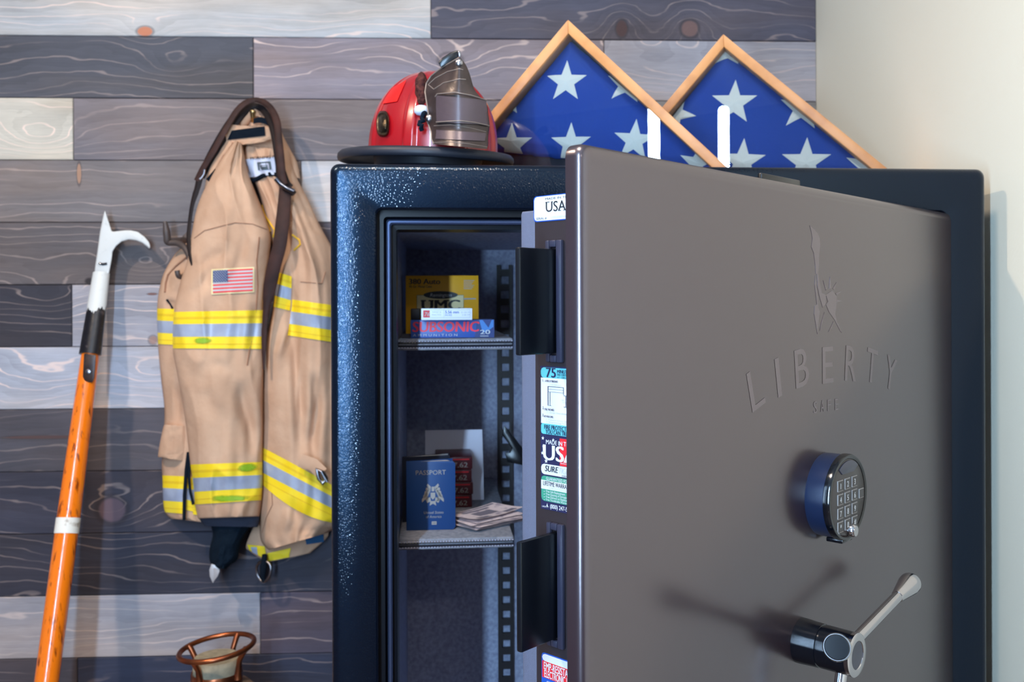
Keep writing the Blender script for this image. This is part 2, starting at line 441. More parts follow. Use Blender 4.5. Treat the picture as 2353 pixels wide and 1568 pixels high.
WLOC = {}
def wloc(o): return WLOC.get(o.name, Vector((0, 0, 0)))
def root(name, label, cat, loc, group=None):
    o = bpy.data.objects.new(name, None); o.empty_display_size = 0.05
    o.location = loc; sc.collection.objects.link(o); WLOC[o.name] = Vector(loc)
    tag(o, label, cat, group); return o
def tag(o, label=None, cat=None, group=None, kind=None):
    if label: o['label'] = label
    if cat: o['category'] = cat
    if group: o['group'] = group
    if kind: o['kind'] = kind
    return o
def obj(name, b, parent=None, smooth=None, bevel=0.0, seg=2, label=None, fixn=True, origin=None, sub=0):
    c = origin
    if c is None:
        lo = Vector([min(v[i] for v in b.v) for i in range(3)]); hi = Vector([max(v[i] for v in b.v) for i in range(3)]); c = (lo + hi) / 2
        if parent is None: c.z = lo.z
    bm = bmesh.new()
    vs_ = [bm.verts.new(v - c) for v in b.v]; bm.verts.ensure_lookup_table()
    for f, mi in zip(b.f, b.m):
        try:
            fc = bm.faces.new([vs_[k] for k in f]); fc.material_index = mi
        except ValueError: pass
    if fixn: bmesh.ops.recalc_face_normals(bm, faces=bm.faces)
    if bevel > 0:
        es = [e for e in bm.edges if len(e.link_faces) == 2 and e.calc_face_angle(0) > 0.6]
        bmesh.ops.bevel(bm, geom=es, offset=bevel, segments=seg, profile=0.5, affect='EDGES', clamp_overlap=True)
    me = bpy.data.meshes.new(name); bm.to_mesh(me); bm.free()
    for mn in b.mats: me.materials.append(MATS[mn])
    if smooth or bevel > 0:
        me.shade_smooth(); me.set_sharp_from_angle(angle=math.radians(smooth or 40))
    o = bpy.data.objects.new(name, me); sc.collection.objects.link(o)
    WLOC[o.name] = c
    if parent is not None:
        o.parent = parent; o.location = c - wloc(parent)
    else: o.location = c
    if label: o['label'] = label
    if sub:
        md = o.modifiers.new('sub', 'SUBSURF'); md.levels = sub; md.render_levels = sub
    return o

def world_frame(x, y, z): return Vector((x, y, z))
def structure(name, b, **kw):
    o = obj(name, b, **kw); o['kind'] = 'structure'; return o

# ------------------------------------------------------------------ room shell
XL_, YB_ = -3.3, -3.0
b = B().box(world_frame, XL_ - .1, XR + .1, YB_ - .1, YW + .1, -0.1, 0.0, 'floor_wood'); structure('floor', b)
b = B().box(world_frame, XL_ - .1, XR + .1, YB_ - .1, YW + .1, CEIL, CEIL + 0.1, 'ceiling_paint'); structure('ceiling', b)
b = B().box(world_frame, XL_ - .1, XL_, YB_, YW, 0, CEIL, 'room_paint'); structure('wall_left', b)
b = B().box(world_frame, XL_ - .1, XR + .1, YB_ - .1, YB_, 0, CEIL, 'room_paint'); structure('wall_front', b)
b = B().box(world_frame, XR, XR + .1, YB_, YW + .06, 0, CEIL, 'wall_paint'); structure('wall_right', b)

ROWH = 0.1335 * K; ROWTOP = ZC + 0.571 * K      # z of the boundary at the top of row 1
PL = {0: [(-200, 990, (196, 196, 208), 1.0), (990, 2400, (94, 91, 110), .35)],
      1: [(-200, 582, (84, 84, 97), .3), (582, 1388, (148, 138, 154), 1.0), (1388, 2400, (186, 180, 196), .7)],
      2: [(-200, 168, (206, 196, 190), 1.1), (168, 1250, (122, 116, 128), .25), (1250, 2400, (150, 145, 150), .5)],
      3: [(-200, 692, (126, 118, 124), .35), (692, 2400, (196, 196, 212), .6)],
      4: [(-200, 660, (104, 96, 102), .3), (660, 2400, (96, 88, 102), .5)],
      5: [(-200, 165, (60, 58, 70), .3), (165, 2400, (172, 168, 184), 1.0)],
      6: [(-200, 900, (188, 188, 208), 1.0), (900, 2400, (150, 148, 160), .6)],
      7: [(-200, 800, (88, 84, 96), .2), (800, 2400, (100, 96, 108), .5)],
      8: [(-200, 1000, (66, 64, 80), .34), (1000, 2400, (140, 138, 150), .6)],
      9: [(-200, 900, (60, 60, 77), .3), (900, 2400, (90, 88, 100), .5)],
      10: [(-200, 598, (176, 170, 184), .6), (598, 2400, (90, 83, 103), .5)],
      11: [(-200, 178, (80, 74, 85), .3), (178, 2400, (60, 64, 88), .3)]}
bw = B(); tones = []; seeds = []; grains = []
TONES = [(96, 92, 104), (176, 172, 186), (70, 68, 82), (140, 132, 142), (204, 202, 214)]
rr = random.Random(3)
for row in range(-7, 18):
    z1 = ROWTOP - (row - 1) * ROWH; z0 = z1 - ROWH
    if z0 > CEIL or z1 < 0: continue
    z1 = min(z1, CEIL); z0 = max(z0, 0)
    spans = []
    if row in PL:
        ym = 690 - ((z0 + z1) / 2 - ZC) / K * F / 1.97
        for (a, c, t, g) in PL[row]:
            spans.append([Wl(a, ym).x, Wl(c, ym).x, t, g])
        spans[-1][1] = XR
        x = spans[0][0]
        while x > XL_:
            nx = max(XL_, x - rr.uniform(.5, 1.2)); spans.append([nx, x, rr.choice(TONES), rr.uniform(.4, 1)]); x = nx
    else:
        x = XL_
        while x < XR:
            nx = min(XR, x + rr.uniform(.5, 1.3)); spans.append([x, nx, rr.choice(TONES), rr.uniform(.4, 1)]); x = nx
    for (xa, xb, t, g) in spans:
        g0 = 0.0007; dy = rr.uniform(0, 0.0016); n0 = len(bw.f)
        x0, x1, za, zb, yf, e = xa + g0, xb - g0, z0 + g0, z1 - g0, YW - dy, 0.0016
        vv = [(x0, yf + .02, za), (x1, yf + .02, za), (x1, yf + .02, zb), (x0, yf + .02, zb),
              (x0, yf + e, za), (x1, yf + e, za), (x1, yf + e, zb), (x0, yf + e, zb),
              (x0 + e, yf, za + e), (x1 - e, yf, za + e), (x1 - e, yf, zb - e), (x0 + e, yf, zb - e)]
        ff = [(8, 9, 10, 11)] + [(i, (i + 1) % 4, 4 + (i + 1) % 4, 4 + i) for i in range(4)] + [(4 + i, 4 + (i + 1) % 4, 8 + (i + 1) % 4, 8 + i) for i in range(4)]
        bw.add(vv, ff, 'stained_planks')
        for _ in range(len(bw.f) - n0): tones.append(rgb(t[0] * .92, t[1] * .92, t[2] * .865)); seeds.append(0)
        sd = rr.random(); seeds[-(len(bw.f) - n0):] = [sd] * (len(bw.f) - n0); grains += [g] * (len(bw.f) - n0)
n0 = len(bw.f)
bw.box(world_frame, XL_, XR, YW + .018, YW + .08, 0, CEIL, 'box_black'); k = len(bw.f) - n0
tones += [(0, 0, 0, 1)] * k; seeds += [0] * k; grains += [0] * k
wb = structure('wall_back', bw, fixn=True)
me = wb.data
for nm, ty, vals in (('tone', 'FLOAT_COLOR', tones), ('seed', 'FLOAT', seeds), ('grain', 'FLOAT', grains)):
    a = me.attributes.new(nm, ty, 'FACE')
    for i, v in enumerate(vals):
        if ty == 'FLOAT_COLOR': a.data[i].color = v
        else: a.data[i].value = v

# room lamps, plus two added ceiling fill discs
p = C(*TUBE, 0)
lt = root('tube_lamp', 'tall thin white tube floor lamp standing left of the camera', 'lamp', (p.x, p.y, 0))
fr0 = lambda x, y, z: Vector((p.x + x, p.y + y, z))
obj('base', B().lathe(fr0, [(.13, 0), (.13, .012), (.02, .024), (.02, .05)], 'lamp_white'), lt, smooth=40)
obj('pole', B().lathe(fr0, [(.012, .05), (.012, .80)], 'lamp_white', 16), lt, smooth=40)
zt = ZC + 0.775 * K
obj('tube', B().lathe(fr0, [(.002, .80), (.018, .803), (.023, .815), (.023, zt - .02), (.018, zt - .006), (.002, zt)], 'tube_glow', 20), lt, smooth=60)
for i, (lx, ly, col, w, sz) in enumerate(LIGHTS):  # the two wide discs are added fill
    q = C(lx, ly, 0)
    frl = lambda x, y, z, q=q: Vector((q.x + x, q.y + y, z))
    bb = B().lathe(frl, [(sz / 2 + .03, CEIL), (sz / 2 + .03, CEIL - .012), (sz / 2 + .01, CEIL - .02), (sz / 2 + .008, CEIL - .008)], 'lamp_white', 32, cap=False)
    bb.lathe(frl, [(sz / 2 + .008, CEIL - .008), (.001, CEIL - .008)], 'disc_glow', 32, cap=False)
    o = obj('ceiling_key_fill', bb, smooth=40)
    tag(o, ['small recessed ceiling light with warm glow left of the camera',
            'wide added fill light in the ceiling above the camera', 'wide added fill light in the ceiling at the back of the room'][i], 'lamp')

# ------------------------------------------------------------------ gun safe
SO = Vector((-0.2408, 1.2089)); SD = Vector((0.9964, 0.0852)); SB = Vector((-0.0852, 0.9964))
SW, SH, SDEP = 0.914, 1.524, 0.64
def S(s, t, z):               # s along the front, t into the safe (survey units), z above the floor in metres
    q = SO + SD * s + SB * t
    v = C(q.x, q.y, 0); v.z = z
    return v
ZT = SH
safe = root('gun_safe', 'tall black textured steel gun safe with its wide door standing half open', 'safe', S(SW / 2, SDEP / 2, 0))

def rring(x0, x1, z0, z1, r, t, n=5, fr=S):
    pts = []
    for (cx, cz, a0) in ((x1 - r, z1 - r, 0), (x0 + r, z1 - r, 90), (x0 + r, z0 + r, 180), (x1 - r, z0 + r, 270)):
        for k in range(n):
            a = math.radians(a0 + 90 * k / (n - 1)); pts.append((cx + r * math.cos(a), cz + r * math.sin(a)))
    return [fr(x, t, z) for x, z in pts]
def sring(ins, t, r=0.004):
    i = ins * 1.0
    # horizontal survey units, vertical metres: build in survey units then convert
    def frz(x, tt, z): return S(x, tt, ZT + (z - 0.0) * K)
    H = SH / K
    return rring(i, SW - i, -H + i, -i, max(r, .0006), t, 6, frz)
body = [sring(.0, SDEP, .012), sring(0, .011, .012), sring(.0008, .0066, .012), sring(.0032, .0032, .011), sring(.0066, .0008, .009), sring(.011, 0, .006),
        sring(.0585, 0, .010), sring(.0605, .0008, .009), sring(.0614, .003, .008), sring(.0614, .016, .008)]
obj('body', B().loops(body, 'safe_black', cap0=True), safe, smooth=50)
tr = [sring(.0600, .0165, .006), sring(.0700, .0165, .005), sring(.0702, .027, .005), sring(.0726, .029, .004), sring(.0732, .0215, .004), sring(.0752, .0190, .004), sring(.0775, .0190, .004), sring(.0795, .0215, .004),
      sring(.0802, .030, .003), sring(.0860, .031, .003), sring(.0866, .075, .003)]
obj('door_jamb', B().loops(tr[:4], 'safe_black_smooth').loops(tr[8:], 'safe_black_smooth'), safe, smooth=30)
obj('jamb_bead', B().loops(tr[3:9], 'liner_metal'), safe, smooth=30, label='shiny metal bead strip')
li = [sring(.0860, .070, .003), sring(.083, .078, .003), sring(.083, .595, .003)]
obj('lining', B().loops(li, 'felt', cap1=True), safe, smooth=30)

# shelves (cam-aligned rows of the safe frame)
BACK_T = .592
def inv_S(v):                 # world -> s,t
    x = v.x * CY - v.y * SY; y = v.x * SY + v.y * CY
    q = Vector((x / K, y / K)) - SO
    return q.dot(SD), q.dot(SB)
def shelf(zc_top, zthick, lab):
    z1 = ZC + zc_top * K; z0 = z1 - zthick * K
    s0 = .0835; s1 = .2545; t0 = .135
    bb = B().box(S, s0, s1, t0, BACK_T, z0, z1, 'felt_light')
    o = obj('shelf', bb, safe, bevel=.003, label=lab)
    # stitched vinyl edge band
    prof = []
    for k in range(9):
        a = math.pi * k / 8; prof.append((-.006 * math.sin(a) ** .7, z1 - .001 - (z1 - z0 - .002) * k / 8))
    for k in (4,): prof[k] = (prof[k][0] + .003, prof[k][1])
    bb = B().grid(lambda u, v: S(s0 + (s1 - s0) * u, t0 + .004 + prof[min(8, int(round(v * 8)))][0], prof[min(8, int(round(v * 8)))][1]), 12, 9, 'vinyl')
    obj('edge_band', bb, o, smooth=60)
    bt = B()
    for zz in (z1 - .0045, z0 + .0045):
        n = 40
        for k in range(n):
            a = s0 + (s1 - s0) * (k + .2) / n; c = a + (s1 - s0) / n * .62
            bt.box(S, a, c, t0 - .0035, t0 - .0012, zz - .0007, zz + .0007, 'thread')
    obj('stitching', bt, o)
    return z1
ZS_UP = shelf(-.0565, .0175, 'upper shelf with stitched edge')
ZS_LO = shelf(-.353, .0165, 'lower shelf with stitched edge')

# perforated standard on the back wall
pA = P(1145, 1000, 1.79); pB = P(1181, 1000, 1.79)
sA, _ = inv_S(pA); sB, _ = inv_S(pB)
bt = B()
zt_, zb_ = ZC + .07 * K, 0.10
wd = sB - sA
pitch = 33.9 / F * 1.79 * K
bt.box(S, sA, sA + wd * .25, BACK_T - .008, BACK_T - .002, zb_, zt_, 'box_black'); bt.box(S, sB - wd * .22, sB, BACK_T - .008, BACK_T - .002, zb_, zt_, 'box_black')
z = ZC - (830 - 690) / F * 1.79 * K
z += pitch * 8
while z > zb_:
    if z < zt_: bt.box(S, sA + wd * .2, sB - wd * .2, BACK_T - .0075, BACK_T - .002, z - pitch * .24, z + pitch * .24, 'box_black')
    z -= pitch
obj('shelf_standard', bt, safe, label='perforated black bracket strip')
# bracket arm hooked on the standard
poly = [(1158, 978), (1168, 988), (1206, 1036), (1212, 1072), (1166, 1062), (1160, 1040), (1172, 1040), (1176, 1030), (1154, 1000)]
obj('bracket', B().prism(lambda x, y, z: P(x, y, 1.74 - z), poly, 0, .02, 'plate_black'), safe, bevel=.002)

# door ----------------------------------------------------------------
DH = Vector((.6187, 1.2826)); DU = Vector((-.690, -.7238)); DN = Vector((.7238, -.690))
DWID = .8195; DTOP = .1196
def D(a, bq, z):              # a from hinge to free edge, bq out of the front face, z survey height above eye
    q = DH + DU * a + DN * bq
    return C(q.x, q.y, z)
DBOT = -(ZC - .10) / K
def dring(ins, bq, r): return rring(0 + ins, DWID - ins, DBOT + ins, DTOP - ins, r, bq, 6, lambda x, t, z: D(x, t, z))
rg = [dring(.0, -.0165, .010), dring(0, -.0085, .010), dring(.0008, -.005, .010), dring(.0026, -.0022, .009), dring(.0055, -.0006, .008), dring(.009, 0, .006)]
obj('door', B().loops(rg, 'door_paint', cap0=True, cap1=True), safe, smooth=50, label='broad bronze-black satin door slab')
INS = .0362
def ring2(ins, a0, b0, r): return rring(.05 + ins, DWID - INS - ins, DBOT + .04 + ins, .0832 - ins, r, b0, 6, lambda x, t, z: D(x, t, z))
obj('door_core', B().loops([ring2(0, 0, -.016, .004), ring2(0, 0, -.0806, .004), ring2(.0008, 0, -.0818, .004), ring2(.002, 0, -.0824, .003)], 'door_inner', cap0=True, cap1=True), safe, smooth=40, label='thick inner body of the door')
def ring3(ins, b0, r): return rring(.06 + ins, DWID - INS - .0015 - ins, DBOT + .06 + ins, .0760 - ins, r, b0, 5, lambda x, t, z: D(x, t, z))
bp_ = B().loops([ring3(.0, -.082, .002), ring3(0, -.0862, .002), ring3(0, -.0905, .002), ring3(0, -.094, .002), ring3(0, -.0975, .002), ring3(.0012, -.0992, .002), ring3(.006, -.0998, .002)], 'herringbone', cap1=True)
up = obj('door_panel', bp_, safe, smooth=40, label='grey herringbone upholstered panel')
at = up.data.attributes.new('weave', 'FLOAT_VECTOR', 'POINT')
wc = WLOC[up.name]
for i, v in enumerate(up.data.vertices):
    w = v.co + wc; x = w.x * CY - w.y * SY; y = w.x * SY + w.y * CY
    q = Vector((x / K, y / K)) - DH; bq = -q.dot(DN); zz = (w.z - ZC) / K
    at.data[i].vector = ((zz * 260 + abs(bq - .0905) * 330), 0, 0)

# free edge of the door: stickers, locking plates
EA = DWID - INS               # a of that face
def E_(t, e, z): return D(EA + e, -t, z)     # t back from the front face, e out of the edge face
YE = .7734
def zy(y, Y=YE): return (690 - y) / F * Y
def xt(px, t0): 
    R = (px - 1176.5) / F; return t0 - (.0782 - .7156 * R) / (.7238 + .690 * R)
def efr(x, y, z, t0=.0): return E_(t0 - x, z, y)  # text frame: x towards the front
def eplate(bb, t0, t1, z0, z1, m, e0=0, e1=.0006, r=.0):
    if r:
        pts = []
        for (cx, cz, a0) in ((t0 - r, z1 - r, 90), (t1 + r, z1 - r, 0), (t1 + r, z0 + r, -90), (t0 - r, z0 + r, 180)):
            for k in range(5):
                sgn = {90: 1, 0: 1, -90: 1, 180: 1}[a0]
                pass
        pts = [(t0, z0 + r), (t0, z1 - r), (t0 - .3 * r, z1 - .3 * r), (t0 - r, z1), (t1, z1), (t1, z0), (t0 - r, z0), (t0 - .3 * r, z0 + .3 * r)]
        bb.prism(lambda x, y, z: E_(x, z, y), pts, e0, e1, m)
    else:
        bb.box(lambda x, y, z: E_(x, z, y), t1, t0, z0, z1, e0, e1, m)
TF = .020                     # front end of the stickers
# origin label
bb = B(); eplate(bb, .0822, TF, .0656, .0873, 'blue_ink', 0, .0003, .003); eplate(bb, .0812, TF, .0664, .0866, 'paper', .0003, .0006, .003)
st = obj('sticker', bb, safe, label='white serial number label on the door edge')
bt = B(); fr = lambda x, y, z: efr(x, y, z, .0822)
def tq(s_, pa, pb, yb, h, m, z=.0008, bold=0.0, T=.0822, Y=.765, **k):
    xa = xt(pa, T); bt.text(fr, s_, xa, zy(yb, Y), h, m, w=xt(pb, T) - xa, z=z, bold=bold, **k)
tq('MADE IN THE', 1255, 1312, 461, .0018, 'black_ink')
tq('USA', 1256.5, 1302, 488.5, .0083, 'black_ink', bold=.008)
xs_ = [xt(q_, .0822) for q_ in (1255.5, 1265, 1268.5, 1273, 1286, 1291.5, 1296, 1304)]
for (xa_, xb_, yy) in ((xs_[0], xs_[1], 1), (xs_[2], xs_[3], 1), (xs_[4], xs_[5], 0), (xs_[6], xs_[7], 0)):   # serifs
    yb = zy(488.5, .765) + (.0078 if yy else 0); bt.box(fr, xa_, xb_, yb, yb + .0005, .0008, .0009, 'black_ink')
tq('SERIAL #:', 1234, 1259, 505, .0019, 'black_ink')
tq('L00308567', 1268, 1306, 504, .0018, 'grey_ink')
obj('lettering', bt, st, fixn=False)
# long fire label
bb = B(); T0 = .0752
eplate(bb, T0, TF, zy(1165), zy(840), 'navy_ink', 0, .0003)
eplate(bb, T0 - .0008, TF, zy(866.5), zy(843), 'teal_ink', .0003, .0006, .003)
eplate(bb, T0 - .0008, TF, zy(970), zy(866.5), 'paper', .0003, .0006)
eplate(bb, T0 - .0008, TF, zy(994), zy(970), 'teal_ink', .0003, .0006, .002)
eplate(bb, T0 - .0008, TF, zy(1085.5), zy(1062), 'paper', .0003, .0006, .003)
eplate(bb, T0 - .0008, TF, zy(1146), zy(1089), 'green_ink', .0003, .0006, .003)
eplate(bb, T0 - .0008, TF, zy(1119), zy(1099), 'paper', .0006, .0008)
eplate(bb, .0540, TF, zy(1061), zy(1000), 'red_ink', .0003, .0005)
st = obj('sticker', bb, safe, label='long teal, white and green fire protection label')
bt = B(); fr = lambda x, y, z: efr(x, y, z, T0)
def tx(s, x, yb, h, m, w=None, bold=0.0, z=.0009, **k): bt.text(fr, s, x, zy(yb), h, m, w=w, z=z, bold=bold, **k)
def tp_x(s, pa, pb, yb, h, m, bold=0.0, z=.0009, **k):
    xa = xt(pa, T0); bt.text(fr, s, xa, zy(yb), h, m, w=xt(pb, T0) - xa, z=z, bold=bold, **k)
tp_x('75', 1256, 1277.5, 864.5, .0078, 'navy_ink', .03)
tp_x('MINUTES', 1281, 1311, 854.5, .0029, 'navy_ink', .02); tp_x('FIRE CERTIFICATION', 1281, 1323, 860, .0016, 'navy_ink', .01); tp_x('AT 1200 DEGREES', 1281, 1320, 865.5, .0013, 'navy_ink')
tp_x('1.', 1247.5, 1250.5, 875.5, .0022, 'navy_ink', .01); tp_x('LAYERS OF FIREBOARD:', 1253, 1283, 875.5, .0017, 'navy_ink', .01)
tx('4 IN CEILING', .011, 882.5, .0011, 'grey_ink', .012, 0)
tp_x('2.', 1247, 1250.5, 938, .0022, 'navy_ink', .01); tp_x('STEEL THICKNESS:', 1251.5, 1274, 940, .0017, 'navy_ink', .01); tx('12 Gauge Steel Body', .0070, 945.5, .0013, 'grey_ink', .022, 0)
tp_x('3.', 1246.5, 1250.5, 954.5, .0022, 'navy_ink', .01); tp_x('NO WEAK LINKS:', 1251, 1272, 956, .0017, 'navy_ink', .01)
tx('1. Palusol Door Seal  2. Balanced', .0068, 962, .0013, 'grey_ink', .040, 0); tx('3. Interlocking Fireboard', .0068, 967.5, .0013, 'grey_ink', .028, 0)
tx('3 IN. DOOR', .023, 915, .0012, 'grey_ink', .010, 0); tx('LAYERS', .0248, 920, .0012, 'grey_ink', .007, 0)
for (xa, xb, ya, yb_) in ((.0085, .026, 885, 886), (.0085, .0092, 885, 928), (.0108, .0113, 898, 928), (.0085, .026, 891, 891.5), (.0085, .026, 897, 897.6), (.0255, .026, 885, 902), (.026, .035, 903, 904), (.0345, .035, 904, 928), (.026, .035, 928, 929), (.028, .0285, 904, 928),
                          (.038, .0385, 892, 928), (.0395, .040, 892, 928), (.0085, .0125, 928, 928.6)):
    bt.box(fr, xa, xb, zy(yb_), zy(ya), .0008, .0009, 'navy_ink')
bt.box(fr, .0308, .0328, zy(955), zy(932), .0008, .0009, 'grey_ink'); bt.box(fr, .0358, .0382, zy(955), zy(932), .0008, .0009, 'navy_ink'); tx('12', .0355, 961, .0016, 'navy_ink')
tp_x('FIRE PROTECTION', 1251, 1316, 982.5, .0036, 'navy_ink', .02); tp_x('YOU CAN TRUST', 1254, 1313, 993, .0036, 'navy_ink', .02)
tp_x('MADE IN THE', 1255, 1313, 1016, .0036, 'white_ink', .01); tp_x('USA', 1249, 1326, 1052, .0125, 'white_ink', .035)
tx('WITH U.S. AND GLOBAL PARTS', .0222, 1057, .0013, 'white_ink', .030, 0)
for (xx, yy, ss) in ((.003, 1004, .0017), (.0035, 1023, .0015), (.0022, 1038, .0015), (.0065, 1055, .0020), (.0145, 1005, .0014)):
    pts = [((xx + ss * (1 if k % 2 == 0 else .42) * math.sin(k * math.pi / 5)), zy(yy) + ss * (1 if k % 2 == 0 else .42) * math.cos(k * math.pi / 5)) for k in range(10)]
    bt.prism(fr, pts, .0008, .0009, 'white_ink')
tp_x('SURE', 1252, 1281, 1078, .0048, 'black_ink', .02, shear=.18); tp_x('TIGHT', 1282.5, 1313, 1078, .0048, 'grey_ink', .01, shear=.18); tp_x('HANDLE', 1291, 1313, 1085, .0018, 'black_ink', shear=.18)
tp_x('GUARANTEED FOR LIFE', 1255, 1318, 1097.3, .0024, 'white_ink'); tp_x('LIFETIME WARRANTY', 1248, 1316, 1110.5, .0036, 'black_ink', .015); tp_x('ON FIRE OR ATTEMPTED BREAK-INS', 1260, 1314, 1117, .0015, 'grey_ink')
for k, s_ in enumerate(('Free Safe Replacement', 'Free Opening of Damaged Safe', 'Free Delivery on Replacement', 'Free Transferable Warranty')):
    tp_x(s_, 1255, (1298, 1312, 1312, 1306)[k], 1125.5 + 6.3 * k, .0018, 'white_ink')
    bt.prism(fr, [(.0035, zy(1124 + 6.3 * k)), (.0042, zy(1125.5 + 6.3 * k)), (.0058, zy(1122 + 6.3 * k)), (.0042, zy(1124.6 + 6.3 * k))], .0008, .0009, 'white_ink')
tp_x('LIBERTY', 1245, 1260, 1160.5, .0012, 'white_ink'); tp_x('(800) 247-5625', 1264, 1316, 1160, .0034, 'white_ink', .01)
bt.prism(fr, [(.0065, zy(1158)), (.0075, zy(1150)), (.0079, zy(1155)), (.0088, zy(1158))], .0008, .0009, 'white_ink')
obj('lettering', bt, st, fixn=False)
# lower label
bb = B()
eplate(bb, T0, TF, zy(1700), zy(1492), 'blue_ink', 0, .0003, .003)
eplate(bb, T0 - .001, TF, zy(1510.5), zy(1494.5), 'paper', .0003, .0006, .003); eplate(bb, T0 - .001, TF, zy(1548), zy(1510.5), 'red_ink', .0003, .0006)
eplate(bb, T0 - .001, TF, zy(1690), zy(1548), 'blue_ink', .0003, .0006)
st = obj('sticker', bb, safe, label='red, white and blue lock label on the door edge')
bt = B()
tp_x('EMP-RESISTANT', 1248, 1317, 1528.5, .0060, 'white_ink', .01); tp_x('ELECTRONIC LOCK', 1249, 1322, 1546, .0060, 'white_ink', .01)
tp_x('(ESR5) | PROTECTED', 1254, 1306, 1560, .0026, 'white_ink')
obj('lettering', bt, st, fixn=False)
# locking plates with their slot trims
def lock_plate(z0, z1):
    t0, t1 = .0558, .0615
    o = obj('locking_plate', B().box(lambda x, y, z: E_(x, y, z), t0, t1, -.01, .0457, z0, z1, 'plate_black'), safe, bevel=.0018, label='black steel locking plate')
    ty0, ty1 = .0484, .0665; e1 = .0042; zz0, zz1 = z0 - .0075, z1 + .0075
    bb = B()
    fr = lambda x, y, z: E_(x, y, z)
    bb.box(fr, ty0, ty0 + .0064, 0, e1, zz0, zz1, 'trim_plastic'); bb.box(fr, ty1 - .0045, ty1, 0, e1, zz0, zz1, 'trim_plastic')
    bb.box(fr, ty0 + .0064, ty1 - .0045, 0, e1, zz0, zz0 + .006, 'trim_plastic'); bb.box(fr, ty0 + .0064, ty1 - .0045, 0, e1, zz1 - .006, zz1, 'trim_plastic')
    obj('slot_trim', bb, o, bevel=.0015, label='grey plastic slot surround')
lock_plate(-.0440, .0420)
lock_plate(-.2790, -.1915)
# plate on the top edge
nT = Vector((DN.x, DN.y, 0)); h3 = Vector((DH.x, DH.y, 0)) - nT * .052
def ahit(px, py):
    q = hitc(px, py, h3, nT); return (Vector((q.x, q.y)) - DH).dot(DU), q.z
a0, zA = ahit(1834, 414); a1, zB = ahit(1745, 398)
obj('locking_plate', B().box(lambda x, y, z: D(x, -y, z), a0, a1, .049, .0547, .075, (zA + zB) / 2, 'plate_black'), safe, bevel=.0018, label='locking plate on the door top')

# door lettering and torch emblem ---------------------------------------
hD = Vector((DH.x, DH.y, 0))
def dpx(px, py):              # pixel on the door front -> (x to the right on the door, z)
    q = hitc(px, py, hD, nT); return -(Vector((q.x, q.y)) - DH).dot(DU), q.z
def DF(x, y, z): return D(-x, z, y)          # drawing frame: x to the right
bt = B()
for ch, (px, py), ang in (('L', (1737, 893), 17), ('I', (1788, 868), 11), ('B', (1842, 845), 6), ('E', (1902, 839), 0), ('R', (1955, 836), -6), ('T', (2003, 841), -11), ('Y', (2046, 858), -17)):
    cx, cz = dpx(px, py); h = .0395; ca, sa = math.cos(math.radians(ang)), math.sin(math.radians(ang))
    wch = {'I': .0075, 'L': .026, 'B': .029, 'E': .026, 'R': .029, 'T': .030, 'Y': .031}[ch]
    bt = B(); bt.text(lambda x, y, z: DF(cx + (x * ca - y * sa), cz + (x * sa + y * ca), z), ch, 0, -h / 2, h, 'door_mark', w=wch, z=.0003, align='C', bold=.008); obj('letter', bt, safe, fixn=False)
for ch, (px, py), ang in (('S', (1873, 937), 2), ('A', (1889, 934), 1), ('F', (1905, 932), 0), ('E', (1922, 930), -2)):
    cx, cz = dpx(px, py); bt = B(); bt.text(DF, ch, cx, cz - .006, .0125, 'door_mark', w=.0085, z=.0003, align='C', bold=.004); obj('letter', bt, safe, fixn=False)
bt = B()
def emb(pts): bt.prism(lambda x, y, z: DF(*dpx(x, y), z), [(1660 + x / 3.137, 480 + y / 3.137) for x, y in pts], 0, .0003, 'door_mark')
emb([(628, 120), (655, 145), (685, 175), (700, 210), (704, 260), (697, 320), (660, 325), (640, 275), (648, 215), (640, 165)])
emb([(658, 325), (696, 320), (694, 400), (690, 470), (672, 470), (668, 400)])
emb([(690, 470), (700, 540), (716, 610), (745, 620), (742, 690), (722, 712), (700, 640), (684, 560), (680, 470)])
emb([(668, 480), (676, 560), (688, 640), (690, 710), (700, 740), (690, 830), (684, 905), (672, 830), (660, 760), (664, 700), (680, 690), (672, 620), (664, 550)])
emb([(745, 620), (790, 590), (822, 630), (820, 700), (812, 760), (826, 820), (860, 895), (848, 880), (806, 800), (768, 745), (745, 690), (760, 670)])
emb([(725, 515), (752, 575), (745, 590)]); emb([(774, 490), (782, 575), (768, 575)]); emb([(822, 530), (806, 585), (794, 575)]); emb([(856, 595), (822, 625), (814, 608)]); emb([(862, 666), (822, 672), (822, 655)])
emb([(735, 745), (720, 820), (700, 880), (712, 820)]); emb([(800, 810), (786, 860), (762, 890), (780, 855)])
obj('door_emblem', bt, safe, fixn=False, label='faint torch and crown emblem')

# keypad lock --------------------------------------------------------------
def K0(a, z, b0):
    def fr(x, y, h): return D(a - x, b0 + h, z + y)
    return fr
def face_at(px, py, bq):
    h4 = hD + nT * bq
    q = hitc(px, py, h4, nT); return (Vector((q.x, q.y)) - DH).dot(DU), q.z
kb = .0265
ka, kz = face_at(1949, 1143, kb)
fk = K0(ka, kz, 0)
RX, RZ = .0480, .0455
def ell(fr, rx, ry): return lambda x, y, h: fr(x * rx, y * ry, h)
kp = obj('keypad', B().lathe(ell(fk, RX, RZ), [(.96, 0), (.97, .003), (.97, .0195), (.94, .021)], 'keypad_blue', 64), safe, smooth=40, label='round electronic keypad lock')
obj('bezel', B().lathe(ell(fk, RX, RZ), [(.95, .0195), (1.0, .0205), (1.0, .0245), (.975, kb + .0008), (.93, kb + .0012), (.89, kb)], 'hub_black', 64, cap=False), kp, smooth=50, label='gloss black rim ring')
bb = B().lathe(ell(fk, RX, RZ), [(.90, .02), (.90, kb - .001), (.86, kb)], 'keypad_face', 64)
